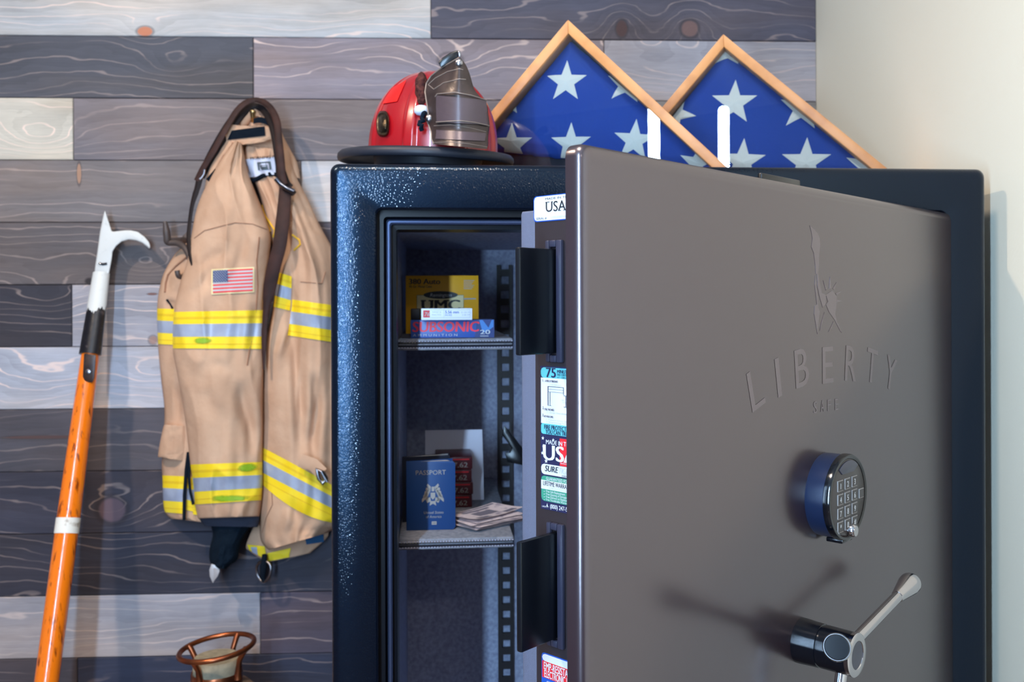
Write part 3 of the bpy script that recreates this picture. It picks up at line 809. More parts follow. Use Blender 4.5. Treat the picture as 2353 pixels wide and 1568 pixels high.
obj('face', bb, kp, smooth=30)
bt = B()
pts = [(x * RX * .84, y * RZ * .86) for x, y in [(math.sin(a), math.cos(a)) for a in [math.radians(d) for d in range(-36, 37, 6)]]] + [(.012, .026), (-.016, .026)]
bt.prism(fk, pts, kb, kb + .0012, 'trim_plastic'); obj('battery_cap', bt, kp, bevel=.0004)
chars = [['1', '2', '3'], ['4', '5', '6'], ['7', '8', '9'], ['*', '0', '#']]
for r_ in range(4):
    for c_ in range(3):
        kx = (c_ - 1) * .0175 - .003; kzz = .0150 - r_ * .0143
        bt = B().box(fk, kx - .0064, kx + .0064, kzz - .0056, kzz + .0056, kb - .0005, kb + .0010, 'key_line').box(fk, kx - .0056, kx + .0056, kzz - .0049, kzz + .0049, kb, kb + .0014, 'keypad_face')
        bt.text(fk, chars[r_][c_], kx - .0012, kzz - .003, .0058, 'white_ink', align='C', z=kb + .0017, bold=.02)
        obj('key', bt, kp, bevel=0)
bt = B().box(fk, .0265, .0375, -.0055, .0045, kb - .0005, kb + .0010, 'key_line').box(fk, .0273, .0367, -.0048, .0038, kb, kb + .0014, 'keypad_face'); obj('key', bt, kp)
obj('latch', B().lathe(lambda x, y, h: fk(.004 + x, -.0355 + y, h), [(.0072, kb - .002), (.0072, kb + .004), (.0056, kb + .0068), (.001, kb + .0074)], 'chrome', 20), kp, smooth=40, label='small chrome thumb latch')
bt = B().box(fk, -.009, .016, -.0485, -.044, .006, .024, 'hub_black'); obj('tab', bt, kp, bevel=.001)

# handle -----------------------------------------------------------------------
hb = .060
ha, hz = face_at(1971, 1507, hb)
fh = K0(ha, hz, 0)
hd = obj('handle', B().lathe(fh, [(.0228, 0), (.0228, .004), (.0222, .014), (.0217, .024), (.0207, .0245), (.0205, .026), (.0215, .0265), (.0212, .056)], 'hub_black', 48), safe, smooth=30, label='three spoke chrome handle')
obj('hub_ring', B().lathe(fh, [(.0212, .0545), (.0214, hb - .001), (.020, hb), (.0140, hb), (.0135, hb - .001)], 'chrome', 48, cap=False), hd, smooth=40)
obj('hub_cap', B().lathe(fh, [(.0142, hb - .004), (.0142, hb - .0008)], 'trim_plastic', 40), hd, smooth=40)
c0 = fh(0, 0, .046)
def spoke(tip, name='spoke'):
    d = tip - c0; Ls = d.length; t = d.normalized()
    e1 = t.orthogonal().normalized(); e2 = t.cross(e1)
    fr = lambda x, y, h: c0 + e1 * (x * K) + e2 * (y * K) + t * h
    k = Ls
    obj(name, B().lathe(fr, [(.0058, .010), (.0058, k - .043 * K), (.0064, k - .0425 * K), (.0116, k - .010 * K), (.0119, k - .003 * K), (.0110, k), (.001, k)], 'chrome', 32), hd, smooth=30)
dK = Vector((ha, hz))
tipa, tipz = face_at(2094, 1338, .046)
spoke(D(tipa, .046, tipz))
spoke(P(1923, 1488, .775))
tp_ = P(1923, 1488, .775); d_ = (tp_ - c0).normalized(); e1_ = d_.orthogonal().normalized(); e2_ = d_.cross(e1_)
obj('dark_reflection_disc', B().lathe(lambda x, y, h: tp_ + e1_ * (x * K) + e2_ * (y * K) + d_ * h, [(.0104, -.001), (.0104, .0004), (.0098, .0008)], 'hub_black', 32), hd, smooth=30)  # dark disc stands in for the dark reflection on this spoke's end
spoke(D(ha + .05, .046, hz - .15))

# ------------------------------------------------------------------ helmet on the safe
hc = Vector((-.0915 * 1.375, 1.375, .2168))
upv = Vector((.042, -.080, 1)).normalized()
phi = math.radians(27)
fv = Vector((math.sin(phi), -math.cos(phi), 0)); fv = (fv - upv * fv.dot(upv)).normalized(); rv = upv.cross(fv) * -1
def Hm(x, y, z):              # x to the wearer's side, y to the front, z up (survey units)
    q = hc + rv * x + fv * y + upv * z; return C(q.x, q.y, q.z)
hel = root('fire_helmet', 'red fire helmet with brown leather front shield and black brim on the safe', 'helmet', C(hc.x, hc.y, .183))
HR, HH = .0985, .126
def dome(u, v):
    a = u * 2 * math.pi; h = v
    prof = (1 - h ** 2.35) ** (1 / 2.0)
    w_ = abs(((a * 8 / (2 * math.pi) + .5) % 1.0) - .5) / .5     # 0 on a rib, 1 between ribs
    rib = 1 - min(1, max(0, (w_ - .14) / .16)); rib = rib * rib * (3 - 2 * rib)
    r = HR * prof * (.985 + .04 * rib * (1 - h) ** .1)
    return Hm(r * math.sin(a) * .97, r * math.cos(a) * 1.12 - .004, HH * h) + Cd(.008 * K, 0, 0)
obj('shell', B().grid(lambda u, v: dome(u, min(v, .9995)), 320, 48, 'helmet_red', cu=True), hel, smooth=60)
def brim(u, v):
    a = u * 2 * math.pi
    front = .5 + .5 * math.cos(a)
    rx, ry = .128, .140 + .010 * (1 - front)
    k = [(.60, .008), (.66, .003), (.80, -.001), (.93, -.001), (.955, .0035), (.985, .0045), (1.012, .001), (1.018, -.004), (1.005, -.0085), (.97, -.0095), (.945, -.007), (.93, -.005), (.80, -.005), (.60, -.003)]
    kk, zz = k[int(round(v * (len(k) - 1)))]
    droop = -.006 * (1 - front) ** 2 * (kk - .6) * 2
    return Hm(rx * kk * math.sin(a), ry * kk * math.cos(a) - .008, zz + droop)
obj('brim', B().grid(brim, 72, 14, 'rubber', cu=True), hel, smooth=60, label='black rolled edge brim')
zsafe = -.0338 + .002
bl = B().lathe(lambda x, y, z: Hm(x, y * 1.15, z), [(.080, -.003), (.078, -.016), (.070, -.023)], 'rubber', 40, cap=False)
obj('liner', bl, hel, smooth=40)
bs = B()
for a in (-60, -25, 5, 40, 140, 220):
    bs = B(); q = math.radians(a); bs.box(lambda x, y, z: Hm(.074 * math.sin(q) + x * math.cos(q), .084 * math.cos(q) - x * math.sin(q) + y, z), -.008, .008, -.002, .002, -.0245, -.002, 'plate_black')
    obj('suspension_strap', bs, hel, bevel=.0005)
# on-surface patches
def on_dome(px, py, lift):    # pixel ray meets the dome ellipsoid (approx. by marching)
    r = ray(px, py); d = 1.15
    while d < 1.5:
        q = r * d - hc - Vector((.008, 0, 0)); x, y, z = q.dot(rv), q.dot(fv), q.dot(upv)
        h = max(0, z / HH)
        if h < 1:
            rad = HR * .985 * (1 - h ** 2.35) ** .5 + lift
            if (x / .97) ** 2 + ((y + .004) / 1.12) ** 2 < rad * rad: break
        d += .0008
    return C(*(r * d))
def hx(x, y): return 760 + x / 4.706, 80 + y / 4.706
pts = [(815, 490), (620, 600), (530, 750), (715, 720)]
bt = B()
def patch(u, v):
    a = Vector(hx(*pts[0])).lerp(Vector(hx(*pts[3])), v); c = Vector(hx(*pts[1])).lerp(Vector(hx(*pts[2])), v); q = a.lerp(c, u); return on_dome(q.x, q.y, .0018)
obj('reflector', bt.grid(patch, 10, 10, 'reflector_red'), hel, smooth=60, label='bright red reflective patch')
bt = B()
def badge(u, v):
    a = u * 2 * math.pi; k = [1.0, .86, .70, .52, .35, .01][int(round(v * 5))]; lf = [.002, .0055, .004, .0065, .0075, .0085][int(round(v * 5))]
    wob = 1 - .05 * math.cos(4 * a) if k > .5 else 1
    q = hx(562 + 76 * k * wob * math.sin(a), 962 - 148 * k * wob * math.cos(a)); return on_dome(q[0], q[1], lf)
obj('badge', bt.grid(badge, 40, 6, 'bronze', cu=True), hel, smooth=40, label='oval dark bronze maltese badge')
# leather shield
def catrows(rows, v):
    n = len(rows) - 1; t = v * n; i = min(n - 1, int(t)); f = t - i
    p0, p1, p2, p3 = rows[max(0, i - 1)], rows[i], rows[i + 1], rows[min(n, i + 2)]
    return [0.5 * ((2 * p1[k]) + (-p0[k] + p2[k]) * f + (2 * p0[k] - 5 * p1[k] + 4 * p2[k] - p3[k]) * f * f + (-p0[k] + 3 * p1[k] - 3 * p2[k] + p3[k]) * f ** 3) for k in range(len(p1))]
srows = [(1053, 131, 1057, 131), (1015, 154, 1071, 150), (989, 174, 1080, 172), (979, 191, 1085, 190), (976, 212, 1093, 210), (980, 239, 1118, 240), (983, 260, 1122, 262), (980, 278, 1125, 288), (989, 303, 1122, 314), (991, 320, 1122, 332), (997, 331, 1119, 343)]
def sdepth(px, py):
    dx = (px - 1056) / 75.0
    topk = max(0, (215 - py) / 90.0)
    ridge = topk * .014 * math.exp(-(dx / .33) ** 2) 
    return 1.238 + .030 * dx * dx + .004 * abs(dx) + .022 * topk - ridge * 1.2 - .010 * max(0, (py - 300) / 45)
def SP(px, py, lift): return P(px, py, sdepth(px, py) - lift)
def sgrid(rows, lift, nu=28, nv=40):
    def fn(u, v):
        r = catrows(rows, v); return SP(r[0] + (r[2] - r[0]) * u, r[1] + (r[3] - r[1]) * u, lift)
    return fn
def slab(rows, l0, l1, m, nu=28, nv=40):
    f1 = sgrid(rows, l1); f0 = sgrid(rows, l0); bb = B()
    bb.grid(f1, nu, nv, m); bb.grid(f0, nu, nv, m)
    o2 = nu * nv; i = bb.mi(m)
    edge = [k for k in range(nu)] + [j * nu + nu - 1 for j in range(1, nv)] + [(nv - 1) * nu + k for k in range(nu - 2, -1, -1)] + [j * nu for j in range(nv - 2, 0, -1)]
    for a in range(len(edge)):
        p0, p1 = edge[a], edge[(a + 1) % len(edge)]; bb.f.append((p0, p1, o2 + p1, o2 + p0)); bb.m.append(i)
    return bb
sh = obj('front_shield', slab(srows, 0, .0045, 'shield_leather'), hel, smooth=50, label='aged brown leather front shield')
win = [(1001, 216, 1050, 214), (1001.5, 222, 1119, 229), (1002, 250, 1121, 262), (1003, 281, 1123, 286)]
win = [(1002, 217.5, 1118, 231), (1001, 240, 1120, 250), (1002, 262, 1121, 268), (1003, 281, 1123, 287)]
def bow(rows, k): 
    return rows
obj('shield_panel', slab([(1002, 219, 1117, 230), (1002, 235, 1119, 247), (1002, 258, 1121, 268), (1003, 280, 1123, 287)], .004, .0085, 'shield_patch', 20, 20), sh, smooth=40, label='paler stitched leather panel')
obj('shield_panel', slab([(1002, 298, 1117, 306), (1002, 308, 1116, 315), (1000, 319, 1114, 324)], .004, .0062, 'shield_patch', 20, 10), sh, smooth=40)
bt = B()
def sline(ptsx, w, lift, m='shield_edge'): bt.tube([SP(x, y, lift) for x, y in ptsx], w * K, m, 8)
def dens(pts, n=8):
    out = []
    for (a, c) in zip(pts[:-1], pts[1:]):
        for k in range(n): out.append((a[0] + (c[0] - a[0]) * k / n, a[1] + (c[1] - a[1]) * k / n))
    return out + [pts[-1]]
sline(dens([hx(1385, 250), hx(1200, 355), hx(1085, 445), hx(1035, 525), hx(1020, 620), hx(1040, 750), hx(1055, 850), hx(1040, 930), hx(1085, 1050), hx(1090, 1130), hx(1115, 1180)]), .0011, .0045)
sline(dens([hx(1055, 540), hx(1130, 470), hx(1260, 400), hx(1390, 368), hx(1430, 380)]), .0008, .0045)
sline(dens([hx(1055, 540), hx(1115, 590), hx(1220, 520), hx(1390, 478), hx(1460, 485)]), .0008, .0045)
sline(dens([hx(1130, 670), hx(1150, 640), hx(1340, 622), hx(1520, 655), hx(1690, 710)]), .0009, .0085)
sline(dens([hx(1140, 945), hx(1400, 930), hx(1560, 950), hx(1715, 985)]), .0009, .0085)
sline(dens([hx(1115, 985), hx(1300, 975), hx(1500, 1005), hx(1680, 1050)]), .0005, .0046)
sline(dens([hx(1110, 1165), hx(1300, 1160), hx(1500, 1180), hx(1690, 1215)]), .0005, .0046)
obj('shield_seams', bt, sh, smooth=60)
for q in (hx(1388, 305), hx(1068, 905)):
    bt = B(); c = SP(q[0], q[1], .004); bt.lathe(lambda x, y, z: c + Cd(x, -z, y), [(.006, 0), (.006, .0022), (.004, .004), (.001, .0044)], 'steel', 16)
    obj('screw', bt, sh, smooth=40)
bt = B()
bt.prism(lambda x, y, z: P(x, y, 1.262 - z), [hx(1162, 300), hx(1210, 245), hx(1290, 195), hx(1370, 163), hx(1385, 175), hx(1378, 245), hx(1190, 352)], 0, .010, 'plate_black')
obj('shield_holder', bt, hel, bevel=.002, label='dark holder clip behind the shield top')
bt = B().prism(lambda x, y, z: P(x, y, 1.25 - z), [hx(1372, 170), hx(1392, 168), hx(1410, 195), hx(1402, 245), hx(1382, 240)], 0, .006, 'steel'); obj('clip', bt, hel, bevel=.0015)
# tuft, bead and knotted cord beside the shield
def tuft(u, v):
    a = u * 2 * math.pi; t = v * math.pi
    q = Vector(hx(985 + 75 * math.sin(t) * math.cos(a) - 5 * math.cos(t), 600 - 200 * math.cos(t) ))
    base = 1.292 - .018 * math.sin(t) * math.sin(a); n = noise.noise(Vector((q.x * .09, q.y * .09, a))) 
    return P(q.x + n * 3, q.y + n * 2, base + n * .004)
obj('tuft', B().grid(tuft, 28, 20, 'fur', cu=True), hel, smooth=60, label='mottled brown tuft beside the shield')
c = P(*hx(980, 818), 1.272)
obj('bead', B().lathe(lambda x, y, z: c + Cd(x * 1.25, y, z), [(.001, -.0085), (.006, -.007), (.0092, -.003), (.0092, .003), (.006, .007), (.001, .0085)], 'label_white', 20), hel, smooth=60, label='pale bead')
obj('cord', B().tube([P(*hx(x, y), d) for x, y, d in ((1020, 830, 1.27), (1000, 860, 1.262), (985, 905, 1.264), (1005, 930, 1.258), (960, 945, 1.262), (955, 970, 1.258), (985, 975, 1.256), (975, 1010, 1.26), (985, 1035, 1.262))], .0032 * K, 'knit_navy', 10), hel, smooth=60)

# ------------------------------------------------------------------ flag cases
def poly_clip(poly, clip):
    def inside(p_, a, c): return (c[0] - a[0]) * (p_[1] - a[1]) - (c[1] - a[1]) * (p_[0] - a[0]) >= 0
    def inter(p_, q_, a, c):
        x1, y1, x2, y2 = *p_, *q_; x3, y3, x4, y4 = *a, *c
        den = (x1 - x2) * (y3 - y4) - (y1 - y2) * (x3 - x4)
        t = ((x1 - x3) * (y3 - y4) - (y1 - y3) * (x3 - x4)) / den
        return (x1 + t * (x2 - x1), y1 + t * (y2 - y1))
    out = poly
    for i in range(len(clip)):
        a, c = clip[i], clip[(i + 1) % len(clip)]; inp = out; out = []
        for j in range(len(inp)):
            p_, q_ = inp[j], inp[(j + 1) % len(inp)]
            if inside(q_, a, c):
                if not inside(p_, a, c): out.append(inter(p_, q_, a, c))
                out.append(q_)
            elif inside(p_, a, c): out.append(inter(p_, q_, a, c))
        if not out: break
    return out
def flag_case(apex, dep, psi, rail, lp, rp_, flagpts, stars, lab, flab):
    ps = math.radians(psi); n = Vector((-math.sin(ps), -math.cos(ps), 0)); ax = Vector((math.cos(ps), -math.sin(ps), 0))
    A = ray(*apex) * dep
    def loc(px, py):
        q = hitc(px, py, A, n); d = q - A; return (d.dot(ax), q.z)
    def locf(px, py):
        A2 = A - n * .022; q = hitc(px, py, A2, n); d = q - A; return (d.dot(ax), q.z)
    def fr(x, y, z):          # x along the front, y survey height, z outward
        q = A + ax * x + n * z; return C(q.x, q.y, y)
    zb = .1838
    L_ = loc(*lp); R_ = loc(*rp_); a0 = (0, A.z)
    kl = (L_[0]) / (L_[1] - A.z); kr = R_[0] / (R_[1] - A.z)
    bl_ = (kl * (zb - A.z), zb); br_ = (kr * (zb - A.z), zb)
    cs = root('flag_case', lab, 'display case', fr((bl_[0] + br_[0]) / 2, zb, -.035))
    def inset(w):
        # lines parallel to the three sides
        sl = math.hypot(kl, 1); sr = math.hypot(kr, 1)
        # left line: x - kl*(y-A.z) = w*sl ; right: x - kr*(y-A.z) = -w*sr
        y = A.z + (w * sl + w * sr) / (kr - kl) * 1.0
        x = kl * (y - A.z) + w * sl
        yb = zb + w
        return [(x, y), (kl * (yb - A.z) + w * sl, yb), (kr * (yb - A.z) - w * sr, yb)]
    o3 = inset(0); i3 = inset(rail)
    for nm, (i, j) in (('left', (0, 1)), ('right', (2, 0)), ('base', (1, 2))):
        bb = B().prism(fr, [o3[i], o3[j], i3[j], i3[i]], -.070, 0.0, 'oak'); obj('frame_rail', bb, cs, bevel=.0012)
    obj('back_panel', B().prism(fr, inset(rail * .6), -.068, -.062, 'matting'), cs)
    m3 = inset(rail * .98)
    tri = [locf(*q) for q in flagpts]
    # dark liner just behind the glass, around the flag
    obj('liner', B().prism(fr, m3, -.052, -.040, 'matting'), cs)
    obj('glass', B().prism(fr, inset(rail * .75), -.0085, -.006, 'clear_glass'), cs, label='clear front glass')
    fl = root('folded_flag', flab, 'flag', fr((bl_[0] + br_[0]) / 2, zb + rail, -.03))
    # puffy triangular flag
    def tp(u, v):
        a = Vector(tri[0]); q = Vector(tri[1]).lerp(Vector(tri[2]), u); w = a.lerp(q, v); return w
    cen = (Vector(tri[0]) + Vector(tri[1]) + Vector(tri[2])) / 3
    def fz(w):
        d = []
        for i in range(3):
            a, c = Vector(tri[i]), Vector(tri[(i + 1) % 3]); e = (c - a).normalized(); d.append(abs((w - a).x * e.y - (w - a).y * e.x))
        m = min(d); return -.036 + .016 * min(1, (m / .02)) ** .5 + .0025 * noise.noise(Vector((w.x * 22, w.y * 14, dep * 5)))
    def fs(u, v):
        w = tp(u, max(v, .001)); jag = .0016 * noise.noise(Vector((w.x * 160, w.y * 160, 0)))
        return fr(w.x + jag, w.y + jag, fz(w))
    obj('flag_field', B().grid(fs, 60, 60, 'flag_blue'), fl, smooth=80)
    shr = [tuple(Vector(q).lerp(cen, .012)) for q in tri]
    if (shr[1][0] - shr[0][0]) * (shr[2][1] - shr[0][1]) - (shr[1][1] - shr[0][1]) * (shr[2][0] - shr[0][0]) < 0: shr = shr[::-1]
    for (px, py, R, rot) in stars:
        c = Vector(locf(px, py)); Rm = R / F * dep * (1.0)
        pl = []
        for k in range(10):
            rad = Rm * (1 if k % 2 == 0 else .40); an = math.radians(rot) + k * math.pi / 5
            pl.append((c.x + rad * math.sin(an), c.y + rad * math.cos(an)))
        full = poly_clip(pl, shr)
        if len(full) < 3: continue
        bb = B()
        # embroidered star: fan with raised ridges
        cc = Vector((sum(q[0] for q in full) / len(full), sum(q[1] for q in full) / len(full)))
        if len(full) == 10: cc = c
        m_ = len(full); sub_ = 4; out = []
        for i in range(m_):
            for k in range(sub_): out.append(Vector(full[i]).lerp(Vector(full[(i + 1) % m_]), k / sub_))
        m_ = len(out); rings = 8
        vv = []
        for j in range(rings):
            for q in out:
                w = cc.lerp(q, 1 - j / rings); vv.append(fr(w.x, w.y, fz(w) + .0010 + .0022 * j / rings))
        vv.append(fr(cc.x, cc.y, fz(cc) + .0034))
        ff = [(j * m_ + i, j * m_ + (i + 1) % m_, (j + 1) * m_ + (i + 1) % m_, (j + 1) * m_ + i) for j in range(rings - 1) for i in range(m_)]
        ff += [((rings - 1) * m_ + i, (rings - 1) * m_ + (i + 1) % m_, rings * m_) for i in range(m_)]
        bb.add(vv, ff, 'flag_star')
        obj('star', bb, fl, fixn=False)
    return cs
flag_case((1305, 45), 1.50, 14.55, .0158, (1140, 243), (1665, 379), [(1308, 90), (1096, 342), (1668, 402)],
          [(1302, 189, 50, 3), (1440, 190, 50, 8), (1160, 222, 50, 0), (1176, 333, 52, 2), (1312, 331, 50, 2), (1458, 324, 50, 6), (1600, 375, 40, 10), (1308, 66, 40, 0), (1090, 300, 50, 0)],
          'left oak triangular flag case, overlapped by the helmet and the open safe door', 'folded star-spangled blue flag in the left oak case')
flag_case((1662, 78), 1.60, 17.85, .0158, (1525, 242), (2030, 380), [(1664, 112), (1438, 396), (2040, 411)],
          [(1664, 104, 56, 0), (1687, 237, 54, 4), (1550, 262, 52, 28), (1845, 248, 54, 8), (1706, 372, 54, 5), (1852, 373, 56, 3), (2000, 385, 56, 8)],
          'right oak triangular flag case, partly behind the other flag case and nearest the pale wall', 'folded star-spangled blue flag in the right oak case')

# ------------------------------------------------------------------ items on the shelves
def SZ(px, py, zc): 
    q = Pz(px, py, zc); return inv_S(q)
def carton(name, label, cat, px0, px1, pyb, zc, h, depth, m, group=None, yaw=0.0, ybase=None):
    # px0..px1 is the front face at floor pixel row pyb on the plane zc (survey height)
    s0, t0 = SZ(px0, pyb, zc); s1, t1 = SZ(px1, pyb, zc)
    t = (t0 + t1) / 2; w = s1 - s0; ca, sa = math.cos(yaw), math.sin(yaw); zb = ZC + zc * K
    def fr(x, y, z):          # x along face, y up (survey), z outward
        return S(s0 + x * ca + z * sa, t + x * sa - z * ca, zb + y * K)
    r = root(name, label, cat, fr(w / 2, 0, -depth / 2), group)
    obj('carton', B().box(fr, 0, w, 0, h, -depth, 0, m), r, bevel=.0012)
    return r, fr, w, h
ZU, ZL = -.0563, -.3528
# yellow carton
r, fr, w, h = carton('ammunition_box', 'large yellow cartridge box standing behind the smaller boxes on the upper shelf', 'box', 933, 1101, 767, ZU, .0985, .042, 'box_yellow')
bt = B()
bt.text(fr, '380 Auto', .006, h - .0145, .0088, 'black_ink', w=.052, bold=.03)
bt.text(fr, '95 Gr. Metal Case', .006, h - .0205, .0040, 'black_ink', w=.038, bold=.01)
bt.box(fr, .0185, .098, .030, .0655, .0002, .0003, 'black_ink'); bt.box(fr, .0190, .0975, .0305, .065, .0003, .0004, 'box_cream')
pts = [(.059 + .029 * math.cos(a), .0655 + .0065 * math.sin(a) - (.0045 if math.sin(a) < 0 else 0) * 0 + .003 * math.cos(a * 2) * 0) for a in [k * math.pi / 16 for k in range(32)]]
bt.prism(fr, pts, .0004, .0006, 'black_ink')
bt.text(fr, 'Remington', .041, .0625, .0058, 'paper', w=.036, z=.0008, bold=.0, shear=.2)
bt.text(fr, 'UMC', .0275, .0405, .0165, 'black_ink', w=.0635, bold=.045, z=.0008)
for xx in (.0255, .0385, .0480, .0650): bt.box(fr, xx, xx + .0085, .0548, .0570, .0006, .0009, 'black_ink')
for xx in (.0475, .0650): bt.box(fr, xx, xx + .009, .0405, .0425, .0006, .0009, 'black_ink')
for k in range(6): bt.box(fr, .098, .116 - .002 * (k % 3), h - .009 - k * .0028, h - .0080 - k * .0028, .0003, .0004, 'grey_ink')
bt.prism(fr, [(.099, .060), (.118, .060), (.119, .058), (.097, .0575)], .0003, .0005, 'grey_ink')
obj('lettering', bt, r, fixn=False)
# blue carton
r, fr, w, h = carton('ammunition_box', 'long flat blue cartridge box with big red lettering on the upper shelf', 'box', 944, 1137, 777, ZU, .0272, .055, 'box_blue')
bt = B()
bt.prism(fr, [(w * .76, 0), (w * .80, h), (w, h), (w, 0)], .0002, .0003, 'box_blue_dark')
bt.prism(fr, [(w * .82, h * .98), (w * .86, h * .98), (w * .93, h * .55), (w * .97, h * .98), (w * .99, h * .98), (w * .99, h * .6), (w * .90, h * .30), (w * .86, h * .30)], .0003, .0004, 'box_blue_light')
bt.text(fr, 'SUBSONIC', .003, .0095, .0148, 'lettering_red', w=.098, bold=.03, z=.0005, shear=.08)
bt.text(fr, 'A M M U N I T I O N', .0035, .0028, .0034, 'paper', w=.066, z=.0005)
bt.text(fr, '20', w * .832, .0055, .0062, 'paper', w=.0145, bold=.03, z=.0006); bt.box(fr, w * .83, w * .93, .002, .0032, .0004, .0005, 'grey_ink')
obj('lettering', bt, r, fixn=False)
# white carton on the blue one
zz = ZU + .0274
r, fr, w, h = carton('ammunition_box', 'small flat white cartridge box with a red square logo, lying on the blue box', 'box', 968, 1086, 736, zz, .0172, .05, 'box_white', ybase=1)
bt = B()
bt.box(fr, .003, .0125, .004, .0145, .0002, .0003, 'red_ink'); bt.text(fr, '76', .0045, .006, .0055, 'paper', z=.0005, shear=.2)
for (xa, xb, ya, yb_) in ((.0135, w - .003, .0035, .0039), (.0135, w - .003, .0148, .0152), (.033, .0334, .0035, .0152), (w - .0034, w - .003, .0035, .0152)): bt.box(fr, xa, xb, ya, yb_, .0002, .0003, 'grey_ink')
bt.text(fr, 'TARGET &', .0155, .0108, .0022, 'grey_ink', w=.0135); bt.text(fr, 'PRACTICE', .0155, .0068, .0022, 'grey_ink', w=.0135)
bt.text(fr, '5.56 mm', .035, .0098, .0040, 'blue_ink', w=.020, bold=.02); bt.text(fr, 'M193', .035, .0058, .0027, 'blue_ink', w=.0095)
bt.text(fr, '55 GR FMJ', .058, .0102, .0022, 'grey_ink', w=.0145); bt.text(fr, '3180 FPS', .0595, .0064, .0022, 'grey_ink', w=.0125)
obj('lettering', bt, r, fixn=False)
r, fr, w, h = carton('ammunition_box', 'small dark block at the left end of the white box, on the blue box', 'box', 944, 965, 735, zz, .0165, .05, 'box_black')  # plain dark block at the white carton's left end

# passports
s0, t0 = SZ(934, 1220, ZL); s1, _ = SZ(1047, 1220, ZL); w = s1 - s0; zb = ZC + ZL * K
def PF(x, y, z): return S(s0 + x, t0 - z, zb + y * K)
r = root('passport', 'blue passport standing upright on the lower shelf with its cover facing out', 'passport', PF(w / 2, 0, -.01))
hP = .1055
pts = [(0, 0), (w - .004, 0), (w, .004), (w, hP - .004), (w - .004, hP), (0, hP)]
obj('cover', B().prism(PF, pts, -.0014, 0, 'passport_blue'), r, bevel=.0004)
obj('pages', B().prism(lambda x, y, z: PF(x, z, y), [(.001, -.0016), (w - .004, -.0016), (w - .012, -.018), (w * .72, -.020), (.001, -.004)], .001, hP - .0015, 'paper'), r)
ca, sa = math.cos(.24), math.sin(.24)
obj('cover', B().prism(lambda x, y, z: PF(x * ca, y, -.0045 - x * sa + z), [(0, 0), (w * .98, 0), (w * .98, hP), (0, hP)], -.0014, 0, 'passport_blue'), r)
bt = B()
bt.text(PF, 'PASSPORT', w / 2, hP - .0205, .0068, 'gold_dull', w=.046, align='C')
bt.text(PF, 'United States', w / 2 + .004, .0250, .0040, 'gold_dull', w=.030, align='C', shear=.1); bt.text(PF, 'of America', w / 2 + .004, .0185, .0040, 'gold_dull', w=.024, align='C', shear=.1)
bt.box(PF, w / 2 + .001, w / 2 + .0085, .0082, .0132, .0002, .0004, 'gold_dull'); bt.box(PF, w / 2 + .002, w / 2 + .0075, .0104, .0110, .0004, .0005, 'passport_dark')
cx, cz = w / 2 + .003, .0545
for sx in (-1, 1):
    for k in range(5):
        bt.prism(PF, [(cx + sx * (.003 + k * .0016), cz + .012 - k * .002), (cx + sx * (.008 + k * .0022), cz + .017 - k * .006), (cx + sx * (.0095 + k * .0018), cz + .014 - k * .0065), (cx + sx * (.004 + k * .001), cz + .004 - k * .002)], .0002, .0004, 'gold_dull')
    bt.prism(PF, [(cx + sx * .004, cz - .004), (cx + sx * .010, cz - .010), (cx + sx * .0125, cz - .005), (cx + sx * .0085, cz - .013), (cx + sx * .003, cz - .010)], .0002, .0004, 'gold_dull')
bt.prism(PF, [(cx - .0035, cz + .003), (cx + .0035, cz + .003), (cx + .0035, cz - .004), (cx, cz - .008), (cx - .0035, cz - .004)], .0002, .0004, 'gold_dull')
bt.prism(PF, [(cx - .002, cz + .012), (cx + .003, cz + .012), (cx + .002, cz + .005), (cx - .002, cz + .005)], .0002, .0004, 'gold_dull')
bt.prism(PF, [(cx - .004, cz - .010), (cx + .004, cz - .010), (cx + .005, cz - .017), (cx, cz - .014), (cx - .005, cz - .017)], .0002, .0004, 'gold_dull')
obj('cover_print', bt, r, fixn=False)
sB0, tB0 = SZ(893, 1206, ZL); 
def PB(x, y, z): return S(max(sB0, .0835) + .002 + x, tB0 + .012 + x * .18 - z, zb + y * K)
r = root('passport', 'dark passport standing behind the blue one at the left wall of the safe', 'passport', PB(.035, 0, -.005))
obj('cover', B().prism(PB, [(0, 0), (.076, 0), (.076, .1035), (0, .1035)], -.0014, 0, 'passport_dark'), r)
obj('pages', B().prism(lambda x, y, z: PB(x, z, y), [(.001, -.0016), (.0735, -.0016), (.0735, -.0165), (.001, -.0040)], .001, .1030, 'paper'), r)
obj('cover', B().prism(lambda x, y, z: PB(x, y, -.0044 - x * .172 + z), [(0, 0), (.0755, 0), (.0755, .1035), (0, .1035)], -.0014, 0, 'passport_dark'), r)

